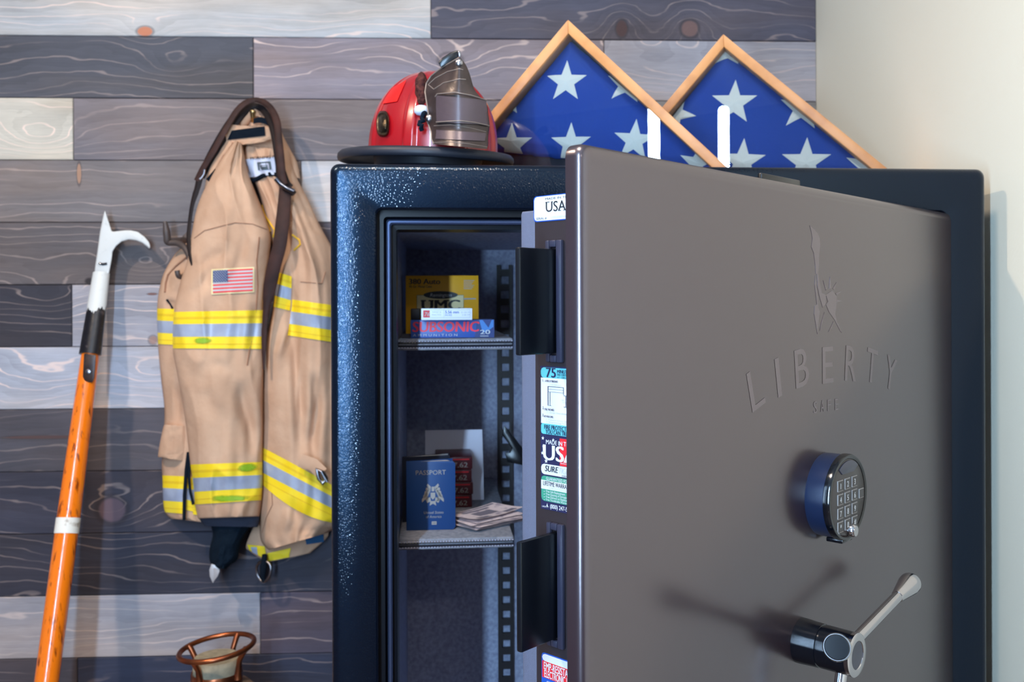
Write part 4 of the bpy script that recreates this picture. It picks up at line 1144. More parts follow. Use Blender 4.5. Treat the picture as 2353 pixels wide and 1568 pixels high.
# stack of maroon cartridge boxes
zz = ZL
names = ['lowest', 'second lowest', 'second highest', 'topmost']
hB = .0212
base_s0, base_t = SZ(1000, 1168, ZL); base_s1, _ = SZ(1086, 1168, ZL)
proto = None
for k in range(4):
    off = (-.0005, .0012, -.0008, .0004)[k]; zb_ = zb + k * (hB + .0004) * K
    ww = base_s1 - base_s0
    def fr(x, y, z, off=off, zb_=zb_): return S(base_s0 + off + x, base_t - z, zb_ + y * K)
    r = root('cartridge_box', 'maroon cartridge box, %s in the stack of four on the lower shelf' % names[k], 'box', fr(ww / 2, 0, -.045), 'stacked maroon cartridge boxes')
    if proto is None:
        obj('carton', B().box(fr, 0, ww, 0, hB, -.085, 0, 'box_maroon'), r, bevel=.0022)
        bt = B().box(fr, .028, .058, hB - .0052, hB - .0030, .0002, .0003, 'red_ink')
        bt.text(fr, '7.62', .031, .0035, .0082, 'gold_dull', w=.024, bold=.02)
        obj('lettering', bt, r, fixn=False)
        proto = r
    else:
        for ch in proto.children:
            c = ch.copy(); sc.collection.objects.link(c); c.parent = r

# envelope leaning on the back
sE0, tE0 = SZ(977, 1152, ZL); sE1, _ = SZ(1113, 1152, ZL); hE = .1255; wE = sE1 - sE0
def EV(x, y, z): return S(sE0 + x, tE0 + y * .42 - z, zb + y * K * .93)
r = root('envelope', 'white paper envelope leaning on the back of the safe behind the maroon boxes', 'envelope', EV(wE / 2, 0, 0))
obj('body', B().prism(EV, [(0, 0), (wE, 0), (wE, hE), (0, hE)], -.0015, .0006, 'envelope'), r)
obj('flap', B().prism(EV, [(wE * .99, hE * .995), (wE * .82, hE * .70), (wE * .86, hE * .60), (wE * .99, hE * .40)], .0007, .0016, 'envelope'), r, label='folded flap')

# banknotes
ZN = ZL + .016 / K
q0 = [Pz(1046, 1190, ZN), Pz(1121, 1206, ZN), Pz(1184, 1168, ZN), Pz(1108, 1156, ZN)]
cen = sum(q0, Vector()) / 4
rn = random.Random(11)
e1 = (q0[1] - q0[0]).normalized(); e2 = Vector((-e1.y, e1.x, 0))
la = (q0[3] - q0[0]).length; lb = (q0[1] - q0[0]).length
N_NOTE = 12
for i in range(N_NOTE):
    top = i == N_NOTE - 1
    an = 0.0 if top else rn.uniform(-.30, .02)
    f1 = (e1 * math.cos(an) + e2 * math.sin(an)); f2 = Vector((-f1.y, f1.x, 0))
    ctr = Vector((cen.x, cen.y, zb + .0006 + i * .0014)) + (Vector((0, 0, 0)) if top else Vector((.004 + rn.uniform(-.006, .008), -.012 + rn.uniform(-.008, .008), 0)))
    hw, hl = (lb / 2, la / 2) if top else (lb * .44, la * .44)
    def fr(u, v, z, ctr=ctr, f1=f1, f2=f2, i=i):
        lift = (.003 * max(0, u) ** 2 + .003 * abs(v) ** 2) if i == N_NOTE - 1 else 0
        return ctr + f1 * (u * hw) + f2 * (v * hl) + Vector((0, 0, z + lift))
    bb = B(); bb.grid(lambda u, v: fr(u * 2 - 1, v * 2 - 1, .0003), 10, 10, 'note'); bb.grid(lambda u, v: fr(u * 2 - 1, v * 2 - 1, 0), 10, 10, 'note')
    if top:
        for (ua, ub, va, vb_) in ((-.9, -.75, -.9, .9), (-.3, .35, -.45, .35), (.55, .9, -.8, -.3), (.5, .85, .35, .8), (-.65, -.45, -.6, .5)):
            bb.grid(lambda u, v: fr(ua + (ub - ua) * u, va + (vb_ - va) * v, .0006), 5, 5, 'note_ink')
    o = obj('banknote', bb, smooth=60)
    lab = 'printed paper banknote lying on top of the loose pile on the lower shelf' if top else ('pink-edged banknote underneath the top note in the pile on the lower shelf')
    tag(o, lab, 'banknote', 'banknotes on the lower shelf')

# ------------------------------------------------------------------ coat on the wall
coat = root('turnout_coat', 'tan firefighter coat with yellow and silver bands hanging on the plank wall', 'coat', Wl(560, 1200, .1))
class Panel:
    def __init__(s, rows, base, bulge, seed, fold=.006, lean=0.0, power=.55, freq=(5, 2), creases=()):
        s.creases = creases; s.rows = rows; s.base = base; s.bulge = bulge; s.seed = seed; s.fold = fold; s.power = power; s.lean = lean; s.freq = freq
    def row(s, v): return catrows(s.rows, v)
    def px(s, u, v):
        r = s.row(v); return r[0] + (r[2] - r[0]) * u, r[1] + (r[3] - r[1]) * u
    def off(s, u, v):
        bl = s.bulge(v) if callable(s.bulge) else s.bulge
        ba = s.base(v) if callable(s.base) else s.base
        e = max(0.0, min(1.0, u)); sh_ = max(0.0, math.sin(math.pi * e)) ** s.power
        f = noise.noise(Vector((e * s.freq[0] + s.seed, v * s.freq[1], s.seed * 1.7))) * s.fold + noise.noise(Vector((e * 2.2 * s.freq[0], v * s.freq[1] * 3.2 + e * 4, s.seed * 3.1))) * s.fold * .55
        rdg = (1 - abs(noise.noise(Vector((e * 3 + v * 3.5, v * 5 - e * 2, s.seed * 5))))) ** 4 * s.fold * .7
        cr_ = 0.0
        if s.creases:
            x, y = s.px(u, v); q = Vector((x, y))
            for (path, dep_, wid) in s.creases:
                best = 1e9; tt_ = 0; tot = len(path) - 1
                for k_, (a, c) in enumerate(zip(path[:-1], path[1:])):
                    A_ = Vector(a); d = Vector(c) - A_; t = max(0, min(1, (q - A_).dot(d) / d.length_squared)); e_ = (q - A_ - d * t).length
                    if e_ < best: best = e_; tt_ = (k_ + t) / tot
                wid2 = wid * 1.5
                if best < wid2 * 3: cr_ -= dep_ * math.exp(-(best / wid2) ** 2) * math.sin(math.pi * min(1, max(0, tt_))) ** .7
        return ba + bl * sh_ + (f + rdg) * (.25 + .75 * sh_) + s.lean * u + cr_
    def pt(s, u, v, ex=0.0):
        x, y = s.px(u, v); return Wl(x, y, max(.004, s.off(u, v)) + ex)
    def mesh(s, m, nu=56, nv=90, back=.012):
        bb = B(); bb.grid(lambda u, v: s.pt(u, v), nu, nv, m)
        def bk(u, v):
            x, y = s.px(u, v); ba = s.base(v) if callable(s.base) else s.base
            return Wl(x + (.5 - u) * 8, y - (v - .5) * 6, max(.003, min(back, ba - .01)) if back < ba else ba - back)
        bb.grid(bk, nu, nv, m); o2 = nu * nv; i = bb.mi(m)
        edge = [k for k in range(nu)] + [j * nu + nu - 1 for j in range(1, nv)] + [(nv - 1) * nu + k for k in range(nu - 2, -1, -1)] + [j * nu for j in range(nv - 2, 0, -1)]
        for a in range(len(edge)):
            p0, p1 = edge[a], edge[(a + 1) % len(edge)]; bb.f.append((p0, p1, o2 + p1, o2 + p0)); bb.m.append(i)
        return bb
    def vat(s, y, right=False, u=None):
        lo, hi = 0.0, 1.0
        for _ in range(30):
            m = (lo + hi) / 2; r = s.row(m); yy = r[3] if right else r[1]
            if u is not None: yy = r[1] + (r[3] - r[1]) * u
            if yy < y: lo = m
            else: hi = m
        return (lo + hi) / 2
    def uv(s, px, py):
        u = .5
        for _ in range(12):
            v = s.vat(py, u=u); r = s.row(v); u = (px - r[0]) / (r[2] - r[0])
        return u, v
    def strip(s, bb, yl0, yr0, yl1, yr1, m, ex=.003, u0=0.0, u1=1.0, nu=48, nv=6):
        a0, a1 = s.vat(yl0), s.vat(yr0, True); c0, c1 = s.vat(yl1), s.vat(yr1, True)
        def fn(u, v):
            uu = u0 + (u1 - u0) * u; t0 = a0 + (a1 - a0) * uu; t1 = c0 + (c1 - c0) * uu
            return s.pt(uu, t0 + (t1 - t0) * v, ex)
        bb.grid(fn, nu, nv, m)
    def band(s, name, yl0, yr0, yl1, yr1, parent, u0=0.0, u1=1.0, thirds=(.34, .68), **k):
        bb = B()
        f = lambda a: (yl0 + (yl1 - yl0) * a, yr0 + (yr1 - yr0) * a)
        s.strip(bb, *f(0), *f(thirds[0]), 'hi_yellow', u0=u0, u1=u1); s.strip(bb, *f(thirds[0]), *f(thirds[1]), 'hi_silver', .0036, u0=u0, u1=u1); s.strip(bb, *f(thirds[1]), *f(1), 'hi_yellow', u0=u0, u1=u1)
        # stitch lines
        for a in (thirds[0] * .45, thirds[0] * .55, thirds[1] + (1 - thirds[1]) * .6):
            s.strip(bb, *f(a), *f(a + .012), 'yellow_stitch', .0038, u0=u0, u1=u1, nv=2)
        return obj(name, bb, parent, smooth=70, label='yellow and silver reflective band')
    def line(s, bb, pts, wpx, m, ex=.002):   # stitched or creased line through pixels
        for (a, c) in zip(pts[:-1], pts[1:]):
            n = max(2, int(math.hypot(c[0] - a[0], c[1] - a[1]) / 8))
        path = dens(pts, 6); vv = []
        P3 = []
        for q in path:
            u, v = s.uv(*q); P3.append(s.pt(max(0, min(1, u)), max(0, min(1, v)), ex))
        bb.tube(P3, wpx / F * 2.0 * K, m, 6)
    def patch(s, bb, corners, m, ex=.003, nu=10, nv=10):  # corners tl,tr,br,bl in pixels
        def fn(u, v):
            a = Vector(corners[0]).lerp(Vector(corners[1]), u); c = Vector(corners[3]).lerp(Vector(corners[2]), u); q = a.lerp(c, v)
            uu, vv = s.uv(q.x, q.y); return s.pt(uu, vv, ex)
        bb.grid(fn, nu, nv, m)

# back/left part of the coat body
PBk = Panel([(440, 545, 520, 545), (402, 585, 525, 585), (378, 625, 530, 625), (366, 665, 530, 665), (361, 712, 530, 712), (363, 790, 530, 790), (370, 870, 530, 870), (378, 950, 530, 950), (372, 1060, 530, 1060), (373, 1095, 530, 1098), (377, 1170, 530, 1180), (392, 1192, 530, 1208)],
            .020, .045, 1.3, .010, power=.5, freq=(3.5, 3), creases=[([(430, 590), (392, 628), (381, 670)], .012, 5), ([(384, 690), (398, 706)], .014, 5), ([(402, 880), (412, 930), (408, 980)], .012, 6)])
pb = obj('body_panel', PBk.mesh('coat_tan', 40, 80), coat, smooth=80)
PBk.band('reflective_band', 709, 716, 791, 800, pb, u1=.62)
PBk.band('reflective_band', 1093, 1100, 1178, 1190, pb, u1=.5)
# pocket flap
PFl = Panel([(377, 976, 430, 979), (371, 1000, 433, 1005), (363, 1047, 434, 1036), (368, 1050, 424, 1062)], .055, .022, 4.2, .003, power=.4)
obj('pocket_flap', PFl.mesh('coat_tan', 20, 20, .03), pb, smooth=70)
bt = B(); PBk.line(bt, [(428, 592), (404, 612), (386, 632), (381, 650), (379, 672)], 2.2, 'coat_seam_crease', .0015); obj('seam_crease_line', bt, pb, smooth=60)  # crease put in as a darker line along the cloth edge
bt = B(); PBk.line(bt, [(384, 690), (391, 698), (396, 708)], 2.6, 'velcro', .001); obj('seam_crease_line', bt, pb, smooth=60)  # open slit drawn as a black line
# far edge slit of the body (dark opening with second band)
PSl = Panel([(430, 1046, 440, 1050), (428, 1098, 446, 1102), (426, 1150, 450, 1160), (424, 1190, 456, 1200)], .062, .012, 2.2, .002)
ps = obj('storm_flap', PSl.mesh('coat_tan', 12, 20, .03), pb, smooth=70)
PSl.band('reflective_band', 1096, 1102, 1172, 1178, ps)
bt = B(); bt.tube([Wl(x, y, .083) for x, y in ((433, 1040), (428, 1080), (424, 1140), (423, 1195))], .0042, 'velcro', 8); bt.tube([Wl(x, y, .088) for x, y in ((437, 1050), (434, 1090), (437, 1130), (444, 1160))], .0032, 'knit_navy', 8)
obj('zip_edge', bt, pb, smooth=60)
# right front panel
PRt = Panel([(556, 335, 664, 345), (560, 368, 678, 400), (590, 430, 706, 455), (610, 500, 736, 520), (624, 560, 762, 570), (634, 610, 776, 625), (628, 700, 786, 702), (612, 780, 788, 785), (603, 860, 790, 862), (602, 960, 790, 962), (602, 1030, 790, 1120), (600, 1120, 790, 1195), (597, 1190, 786, 1206), (599, 1240, 768, 1216), (616, 1264, 750, 1226)],
            lambda v: .045 + .03 * math.sin(math.pi * min(1, v * 1.1)), lambda v: .035 + .045 * v, 7.7, .018, power=.5, freq=(3.2, 1.1),
            creases=[([(676, 640), (672, 720), (684, 880), (694, 990), (700, 1040)], .030, 11), ([(722, 860), (728, 930), (716, 1010), (712, 1050)], .028, 9), ([(660, 1150), (690, 1190), (700, 1230)], .012, 10), ([(648, 460), (660, 540), (672, 620)], .014, 9)])
pr = obj('front_panel', PRt.mesh('coat_tan', 64, 110, .03), coat, smooth=80)
PRt.band('reflective_band', 624, 668, 705, 742, pr, u0=0.0, u1=.25)
PRt.band('reflective_band', 682, 704, 764, 790, pr, u0=.27, u1=1.0)
PRt.band('reflective_band', 1028, 1130, 1112, 1206, pr)
bt = B()
for pts_ in ([(598, 470), (612, 500), (632, 530), (628, 545)], [(672, 540), (688, 552), (690, 562), (676, 575)], [(602, 478), (622, 532)]):
    bt = B(); PRt.line(bt, pts_, 2.2, 'yellow_stitch'); obj('trim_stitching', bt, pr, smooth=60, label='yellow trim stitching')
bt = B(); PRt.line(bt, [(624, 1125), (626, 1160), (612, 1190), (602, 1225)], .8, 'coat_seam_crease', .001); obj('seam_crease_line', bt, pr, smooth=60); bt = B(); PRt.line(bt, [(690, 648), (740, 652), (748, 625)], .9, 'coat_seam_crease', .001)
obj('seam_crease_line', bt, pr, smooth=60)
# clasp
bt = B(); bt.tube([Wl(x, y, .160) for x, y in ((690, 1058), (720, 1068), (740, 1088))], .016, 'coat_tan', 10, flat=.3)
o = obj('clasp_tab', bt, pr, smooth=60)
bt = B(); bt.tube([Wl(x, y, .172) for x, y in ((728, 1078), (742, 1086), (750, 1100), (742, 1112), (732, 1100))], .0045, 'steel', 8, closed=True); bt.tube([Wl(x, y, .176) for x, y in ((738, 1084), (752, 1108))], .004, 'steel', 8)
obj('buckle', bt, o, smooth=60, label='steel clasp')
# inside hem seen below the front panel
PHm = Panel([(592, 1190, 757, 1205), (566, 1252, 755, 1225), (575, 1268, 748, 1240), (612, 1293, 712, 1272)], .030, .012, 3.3, .003)
ph_ = obj('inner_hem', PHm.mesh('coat_tan', 24, 24, .012), coat, smooth=70)
bt = B(); PHm.patch(bt, [(568, 1252), (608, 1256), (614, 1289), (572, 1264)], 'hi_yellow', .004); PHm.patch(bt, [(576, 1258), (590, 1258), (592, 1276), (580, 1270)], 'hi_silver', .006); PHm.patch(bt, [(614, 1272), (668, 1260), (664, 1281), (614, 1291)], 'hi_yellow', .004)
obj('reflective_band', bt, ph_, smooth=70)
bt = B(); PHm.patch(bt, [(700, 1232), (742, 1212), (744, 1246), (704, 1252)], 'lining_blue', .005); obj('lining', bt, ph_, smooth=70, label='blue lining')
# sleeve
PSv = Panel([(540, 322, 556, 330), (522, 345, 561, 355), (496, 385, 568, 392), (472, 430, 586, 440), (452, 480, 606, 490), (440, 540, 622, 545), (430, 600, 616, 605), (414, 650, 608, 655), (400, 714, 604, 714), (397, 800, 605, 800), (405, 850, 605, 850), (418, 920, 604, 925), (428, 985, 604, 990), (437, 1065, 603, 1066), (444, 1110, 603, 1110), (448, 1158, 601, 1150), (455, 1192, 597, 1187)],
            lambda v: .075 + .035 * math.sin(math.pi * min(1, v)), lambda v: .045 + .02 * v, 5.1, .015, power=.5, freq=(2.4, 2.2),
            creases=[([(552, 880), (560, 930), (574, 985), (584, 1050)], .022, 10), ([(590, 700), (578, 780), (570, 850)], .014, 7), ([(452, 620), (490, 590), (530, 575)], .008, 9), ([(430, 690), (470, 650), (486, 610)], .010, 9), ([(470, 900), (510, 960), (540, 1040)], .008, 12), ([(480, 830), (530, 850)], .006, 9)])
sv = obj('sleeve', PSv.mesh('coat_tan', 64, 120, .05), coat, smooth=80)
PSv.band('reflective_band', 717, 713, 801, 802, sv)
PSv.band('reflective_band', 1068, 1062, 1160, 1150, sv)
for cn_ in ([(446, 776), (490, 774), (488, 790), (442, 792)], [(482, 1140), (580, 1134), (578, 1149), (476, 1155)], [(548, 1066), (596, 1062), (596, 1082), (542, 1086)]):
    bt = B(); PSv.patch(bt, cn_, 'hi_green', .0048); obj('band_stain', bt, sv, smooth=70, label='lime green stain on the band')
bt = B(); PSv.line(bt, [(446, 548), (470, 530), (508, 520), (540, 512), (580, 515), (614, 528)], .9, 'coat_seam_crease', .001); obj('seam_crease_line', bt, sv, smooth=60); bt = B()
PSv.line(bt, [(596, 545), (590, 600), (592, 660), (588, 720), (584, 760), (574, 800), (568, 840)], 1.6, 'coat_seam_crease', .0015)  # thin darker line drawn down the sleeve
obj('seam_crease_line', bt, sv, smooth=60)
# US flag patch
bt = B(); x0, x1, yl, yr, hh = 489, 581, 622, 617, 52
def fc(a, c, p0, p1): return [(x0 + (x1 - x0) * a, yl + (yr - yl) * a + hh * p0), (x0 + (x1 - x0) * c, yl + (yr - yl) * c + hh * p0), (x0 + (x1 - x0) * c, yl + (yr - yl) * c + hh * p1), (x0 + (x1 - x0) * a, yl + (yr - yl) * a + hh * p1)]
PSv.patch(bt, fc(-.035, 1.035, -.06, 1.06), 'box_cream', .003)
for k in range(13): PSv.patch(bt, fc(0, 1, k / 13, (k + 1) / 13), 'flag_red' if False else ('patch_red' if k % 2 == 0 else 'paper'), .0042, 10, 3) if 'patch_red' in M else None
obj_flag = bt
mat('patch_red', (222, 72, 76), 0.8); mat('patch_blue', (58, 76, 122), 0.8)
for k in range(13): PSv.patch(bt, fc(0, 1, k / 13, (k + 1) / 13), 'patch_red' if k % 2 == 0 else 'paper', .0042, 10, 3)
PSv.patch(bt, fc(0, .37, 0, 7 / 13), 'patch_blue', .0048)
for r_ in range(9):
    for c_ in range(6 if r_ % 2 == 0 else 5):
        cx = .37 * ((c_ + (.5 if r_ % 2 == 0 else 1.0)) / 6); cz = 7 / 13 * (r_ + .5) / 9
        PSv.patch(bt, fc(cx - .012, cx + .012, cz - .014, cz + .014), 'paper', .0054, 2, 2)
obj('flag_patch', bt, sv, smooth=80, label='small stars and stripes patch')
# knit cuff and wristlet
PCf = Panel([(455, 1180, 597, 1178), (460, 1196, 596, 1196), (470, 1210, 592, 1212)], .085, .03, 9.1, .002)
obj('cuff', PCf.mesh('knit_grey', 30, 12, .04), sv, smooth=70, label='dark grey cuff')
PWr = Panel([(484, 1205, 580, 1205), (489, 1230, 566, 1225), (482, 1260, 552, 1255), (481, 1285, 546, 1285), (488, 1300, 528, 1300), (500, 1308, 520, 1308)], .075, .035, 9.9, .006)
obj('wristlet', PWr.mesh('knit_navy', 30, 30, .04), sv, smooth=70, label='navy knitted wristlet')
# collar with velcro tab, hanger loop and label
PCb = Panel([(576, 262, 612, 268), (556, 275, 640, 290), (545, 292, 652, 315), (535, 320, 668, 345), (520, 360, 682, 372), (492, 388, 690, 410)], .035, .030, 6.6, .008)
cb = obj('collar', PCb.mesh('coat_tan', 40, 40, .012), coat, smooth=80)
PCt = Panel([(516, 291, 612, 289), (520, 286, 626, 296), (513, 300, 628, 318), (513, 330, 620, 322), (516, 338, 612, 326)], .085, .016, 6.1, .003, power=.35)
ct = obj('collar_tab', PCt.mesh('coat_tan', 40, 24, .03), cb, smooth=80)
bt = B(); PCt.patch(bt, [(532, 300), (608, 290), (610, 312), (522, 322)], 'velcro', .003, 16, 10); obj('velcro_patch', bt, ct, smooth=70, label='black velcro strip')
bt = B(); bt.grid(lambda u, v: Wl(582 + 44 * u, 273 + 12 * u * u + 14 * v * (1 - .3 * abs(u - .5)) - 6 * math.sin(math.pi * u), .082 + .006 * math.sin(math.pi * u)), 14, 5, 'velcro'); obj('collar_lining', bt, cb, smooth=60)
bt = B(); bt.tube([Wl(x, y, o_) for x, y, o_ in ((545, 290, .06), (562, 278, .066), (573, 268, .068), (576, 252, .064), (582, 248, .062), (588, 254, .064), (590, 270, .068))], [.012, .012, .009, .006, .005, .006, .008], 'coat_tan', 10); obj('hanger_loop', bt, cb, smooth=60)
# left collar wing
PCw = Panel([(520, 322, 542, 330), (502, 350, 528, 352), (480, 390, 506, 388), (470, 432, 486, 418)], .088, .016, 8.4, .004)
cw = obj('collar_wing', PCw.mesh('coat_tan', 16, 24, .02), coat, smooth=80)
bt = B(); PCw.patch(bt, [(494, 388), (502, 396), (484, 420), (473, 412)], 'velcro', .004); obj('velcro_patch', bt, cw, smooth=60)
# cloth label and the dark line under it
bt = B(); PRt.patch(bt, [(563, 366), (640, 360), (640, 400), (572, 408)], 'label_white', .006, 14, 10)
bt2 = B()
lb = obj('maker_label', bt, pr, smooth=70, label='grey white cloth label with a dark square emblem')
def LF(x, y, z):
    px = 563 + 77 * x + 6 * y; py = 366 + 42 * y - 6 * x; u, v = PRt.uv(px, py); return PRt.pt(u, v, .0075 + z)
bt2.text(lambda x, y, z: LF(x, -y, 0), 'MORNING PRIDE', .16, -.06, .15, 'black_ink', w=.98, bold=.01)
def lbox(a, c, p0, p1, m, ex): bt2.grid(lambda u, v: LF(a + (c - a) * u, p0 + (p1 - p0) * v, ex), 8, 5, m)
lbox(.34, .74, .22, .66, 'green_dark' if False else 'lining_dark', .0008) if 'lining_dark' in M else None
mat('emblem_green', (70, 84, 92), .8)
lbox(.34, .74, .22, .66, 'emblem_green', .0008); lbox(.42, .66, .30, .40, 'label_white', .0014); lbox(.46, .62, .44, .48, 'label_white', .0014)
lbox(.40, .44, .30, .66, 'label_white', .0014); lbox(.64, .68, .34, .66, 'label_white', .0014)
obj('label_print', bt2, lb, fixn=False)
bt = B(); bt.tube([q for q in [PRt.pt(*PRt.uv(x, y), .004) for x, y in ((574, 418), (590, 412), (604, 404), (622, 400), (640, 402))]], .0055, 'velcro', 8); obj('label_edge', bt, pr, smooth=60)

# leather strap -----------------------------------------------------------------
strap = root('leather_strap', 'brown leather strap looped over the coat collar, hanging down its front', 'strap', Wl(600, 500, .15))
def ribbon(pts, m, th=.004, edge=None):     # pts: px, py, off, halfwidth px
    n = 5; dn = []
    for i in range((len(pts) - 1) * n + 1): dn.append(catrows(pts, i / ((len(pts) - 1) * n)))
    bb = B(); rings = []
    for i, q in enumerate(dn):
        a = dn[max(0, i - 1)]; c = dn[min(len(dn) - 1, i + 1)]; d = Vector((c[0] - a[0], c[1] - a[1])); d.normalize(); pn = Vector((-d.y, d.x)); hw = q[3] * (.86 if 7 <= q[3] <= 11.5 else 1)
        prof = [(-1, 0), (-1, .7), (-.86, 1), (0, 1.12), (.86, 1), (1, .7), (1, 0)]
        rings.append([Wl(q[0] + pn.x * hw * k, q[1] + pn.y * hw * k, q[2] + th * h) for k, h in prof])
    bb.loops(rings, m, cap0=True, cap1=True)
    return bb
obj('upper_loop', ribbon([(452, 416, .10, 8), (468, 384, .105, 8), (492, 345, .11, 8), (516, 302, .11, 8), (540, 260, .10, 8), (562, 238, .095, 8), (584, 230, .09, 7), (606, 235, .095, 8), (624, 252, .105, 9), (636, 280, .115, 10), (640, 315, .122, 10), (644, 360, .13, 11), (648, 405, .132, 11), (652, 424, .135, 11)], 'leather', .005), strap, smooth=60)
obj('upper_loop', ribbon([(462, 408, .085, 10), (486, 360, .09, 12), (516, 310, .09, 14), (545, 268, .08, 14), (566, 250, .07, 12), (584, 244, .065, 9), (604, 252, .07, 9), (622, 282, .09, 9), (632, 320, .105, 9), (640, 370, .115, 10), (652, 420, .12, 14), (664, 436, .125, 14)], 'leather_dark', .004), strap, smooth=60, label='dark lining strap')
obj('long_end', ribbon([(656, 428, .128, 14), (653, 470, .135, 15), (648, 520, .145, 16), (642, 565, .150, 16), (630, 610, .148, 16), (620, 660, .142, 15), (613, 705, .140, 10), (608, 750, .138, 7), (606, 800, .136, 5), (606, 850, .134, 2)], 'leather', .005), strap, smooth=60, label='wide brown strap end')
obj('short_end', ribbon([(459, 408, .10, 9), (454, 430, .10, 8), (442, 470, .10, 5), (436, 510, .10, 4.5), (433, 550, .11, 5), (438, 590, .125, 5), (442, 610, .13, 3)], 'leather_dark', .005), strap, smooth=60)
bt = B(); bt.tube([Wl(x, y, .146) for x, y in ((634, 411), (645, 424), (660, 434), (676, 441))], .0058, 'chrome_dark', 8); bt.tube([Wl(x, y, .142) for x, y in ((652, 432), (668, 438), (676, 446))], .007, 'leather_dark', 8); obj('buckle', bt, strap, smooth=60, label='dark metal buckle')
bt = B(); bt.tube([Wl(x, y, .118) for x, y in ((470, 390), (469, 400), (464, 408), (459, 412))], .003, 'steel', 8); obj('buckle', bt, strap, smooth=60, label='small steel ring')

# hooks ---------------------------------------------------------------------------
hk = root('coat_hook', 'dark iron double coat hook on the plank wall at the left edge of the coat', 'hook', Wl(430, 570, .0))
bt = B().prism(lambda x, y, z: Wl(x, y, z), [(418, 545), (430, 532), (442, 545), (444, 600), (436, 630), (426, 600)], .0, .006, 'iron'); obj('plate', bt, hk, bevel=.0015)
def cr(pts, n=6): return [Wl(*catrows(pts, i / ((len(pts) - 1) * n))) for i in range((len(pts) - 1) * n + 1)]
obj('prong', B().tube(cr([(434, 560, .006), (420, 553, .03), (402, 556, .055), (386, 556, .07), (384, 545, .075), (382, 528, .078), (379, 509, .080)]), [.0085] * 30 + [.0078, .007, .0066, .006, .0056, .0056, .0045], 'iron', 10), hk, smooth=60)
obj('arm', B().tube(cr([(388, 558, .070), (408, 559, .075), (425, 570, .088), (436, 592, .098), (441, 618, .105), (442, 640, .108)]), .0075, 'iron', 10), hk, smooth=60)
obj('prong', B().tube(cr([(432, 565, .006), (436, 590, .02), (434, 620, .05), (420, 636, .088), (410, 634, .105), (407, 622, .108)]), .0060, 'iron', 10), hk, smooth=60)
hk2 = root('coat_hook', 'brass tipped coat hook at the top of the coat inside its hanger loop', 'hook', Wl(582, 262, .0))
obj('plate', B().prism(lambda x, y, z: Wl(x, y, z), [(575, 250), (589, 250), (589, 290), (575, 290)], 0, .005, 'iron'), hk2, bevel=.0015)
obj('prong', B().tube(cr([(582, 285, .005), (582, 284, .045), (582, 275, .072), (581, 262, .080), (581, 252, .081)]), [.006] * 18 + [.0062, .0066, .0072, .0075, .0070, .0055, .003], 'brass', 10), hk2, smooth=60)

# things hanging below the coat
cl = root('snap_clip', 'pointed bright metal clip hanging below the navy wristlet of the coat', 'clip', Wl(490, 1325, .10))
obj('blade', B().prism(lambda x, y, z: Wl(x, y, z), [(486, 1296), (506, 1304), (502, 1320), (489, 1341), (482, 1325), (481, 1310)], .095, .100, 'clip_steel'), cl, bevel=.001)
obj('blade', B().prism(lambda x, y, z: Wl(x, y, z + (x - 482) * .0005), [(491, 1306), (505, 1312), (500, 1325), (490, 1338)], .101, .1035, 'clip_steel'), cl, bevel=.001)
rg_ = root('steel_ring', 'thin steel ring hanging below the coat front near the safe', 'ring', Wl(604, 1315, .06))
obj('ring', B().tube([Wl(606 + 16 * math.cos(a) * (1 - .25 * math.sin(a)), 1314 + 24 * math.sin(a), .055 + .01 * math.cos(a)) for a in [k * 2 * math.pi / 28 for k in range(28)]], .0035, 'steel', 8, closed=True), rg_, smooth=60)
obj('thong', B().tube([Wl(x, y, .057) for x, y in ((608, 1275), (606, 1300), (603, 1325), (606, 1338))], [.006, .008, .007, .003], 'velcro', 8), rg_, smooth=60)

# ------------------------------------------------------------------ pike pole
pB_ = Wl(107, 1568, .30)
# extend the shaft to the floor
ptop = Wl(203, 850, .112); dv = pB_ - ptop
pF = ptop + dv * ((ptop.z - .0) / (ptop.z - pB_.z))
pole = root('pike_pole', 'long orange wooden pike pole with a white painted steel hook, leaning on the plank wall', 'pike pole', pF)
def ln(t): return ptop.lerp(pF, t)
Rs = .0212 * K
q = [ptop + (ptop - pF).normalized() * .05] + [ln(t / 30) for t in range(31)]
obj('shaft', B().tube(q, [Rs * .80] + [Rs * (.84 + .16 * min(1, t / 8)) for t in range(31)], 'pole_orange', 28), pole, smooth=60)
def at_y(y):                  # point of the shaft axis at pixel row y
    best = min(range(400), key=lambda i: abs((690 - (ln(i / 400).z - ZC) * F / ((ln(i / 400).x * SY + ln(i / 400).y * CY))) - y)); return ln(best / 400)
a_, b2 = at_y(1188), at_y(1222)
obj('tape_band', B().tube([a_, a_.lerp(b2, .5), b2], Rs * 1.05, 'worn_tape', 28), pole, smooth=60, label='worn white tape band')
s_top, s_bot = Wl(233, 628, .052), Wl(207, 815, .104)
n = 14
obj('socket', B().tube([s_top.lerp(s_bot, k / n) for k in range(n + 1)], [(.0165 + (.0218 - .0165) * k / n) * K for k in range(n + 1)], 'pole_black', 28, flat=.8), pole, smooth=60, label='chipped black socket')
m1 = s_top.lerp(s_bot, .43)
ax_ = (s_bot - s_top).normalized(); ex_ = Vector((1, 0, 0)); ex_ = (ex_ - ax_ * ex_.dot(ax_)).normalized(); ey_ = ax_.cross(ex_)
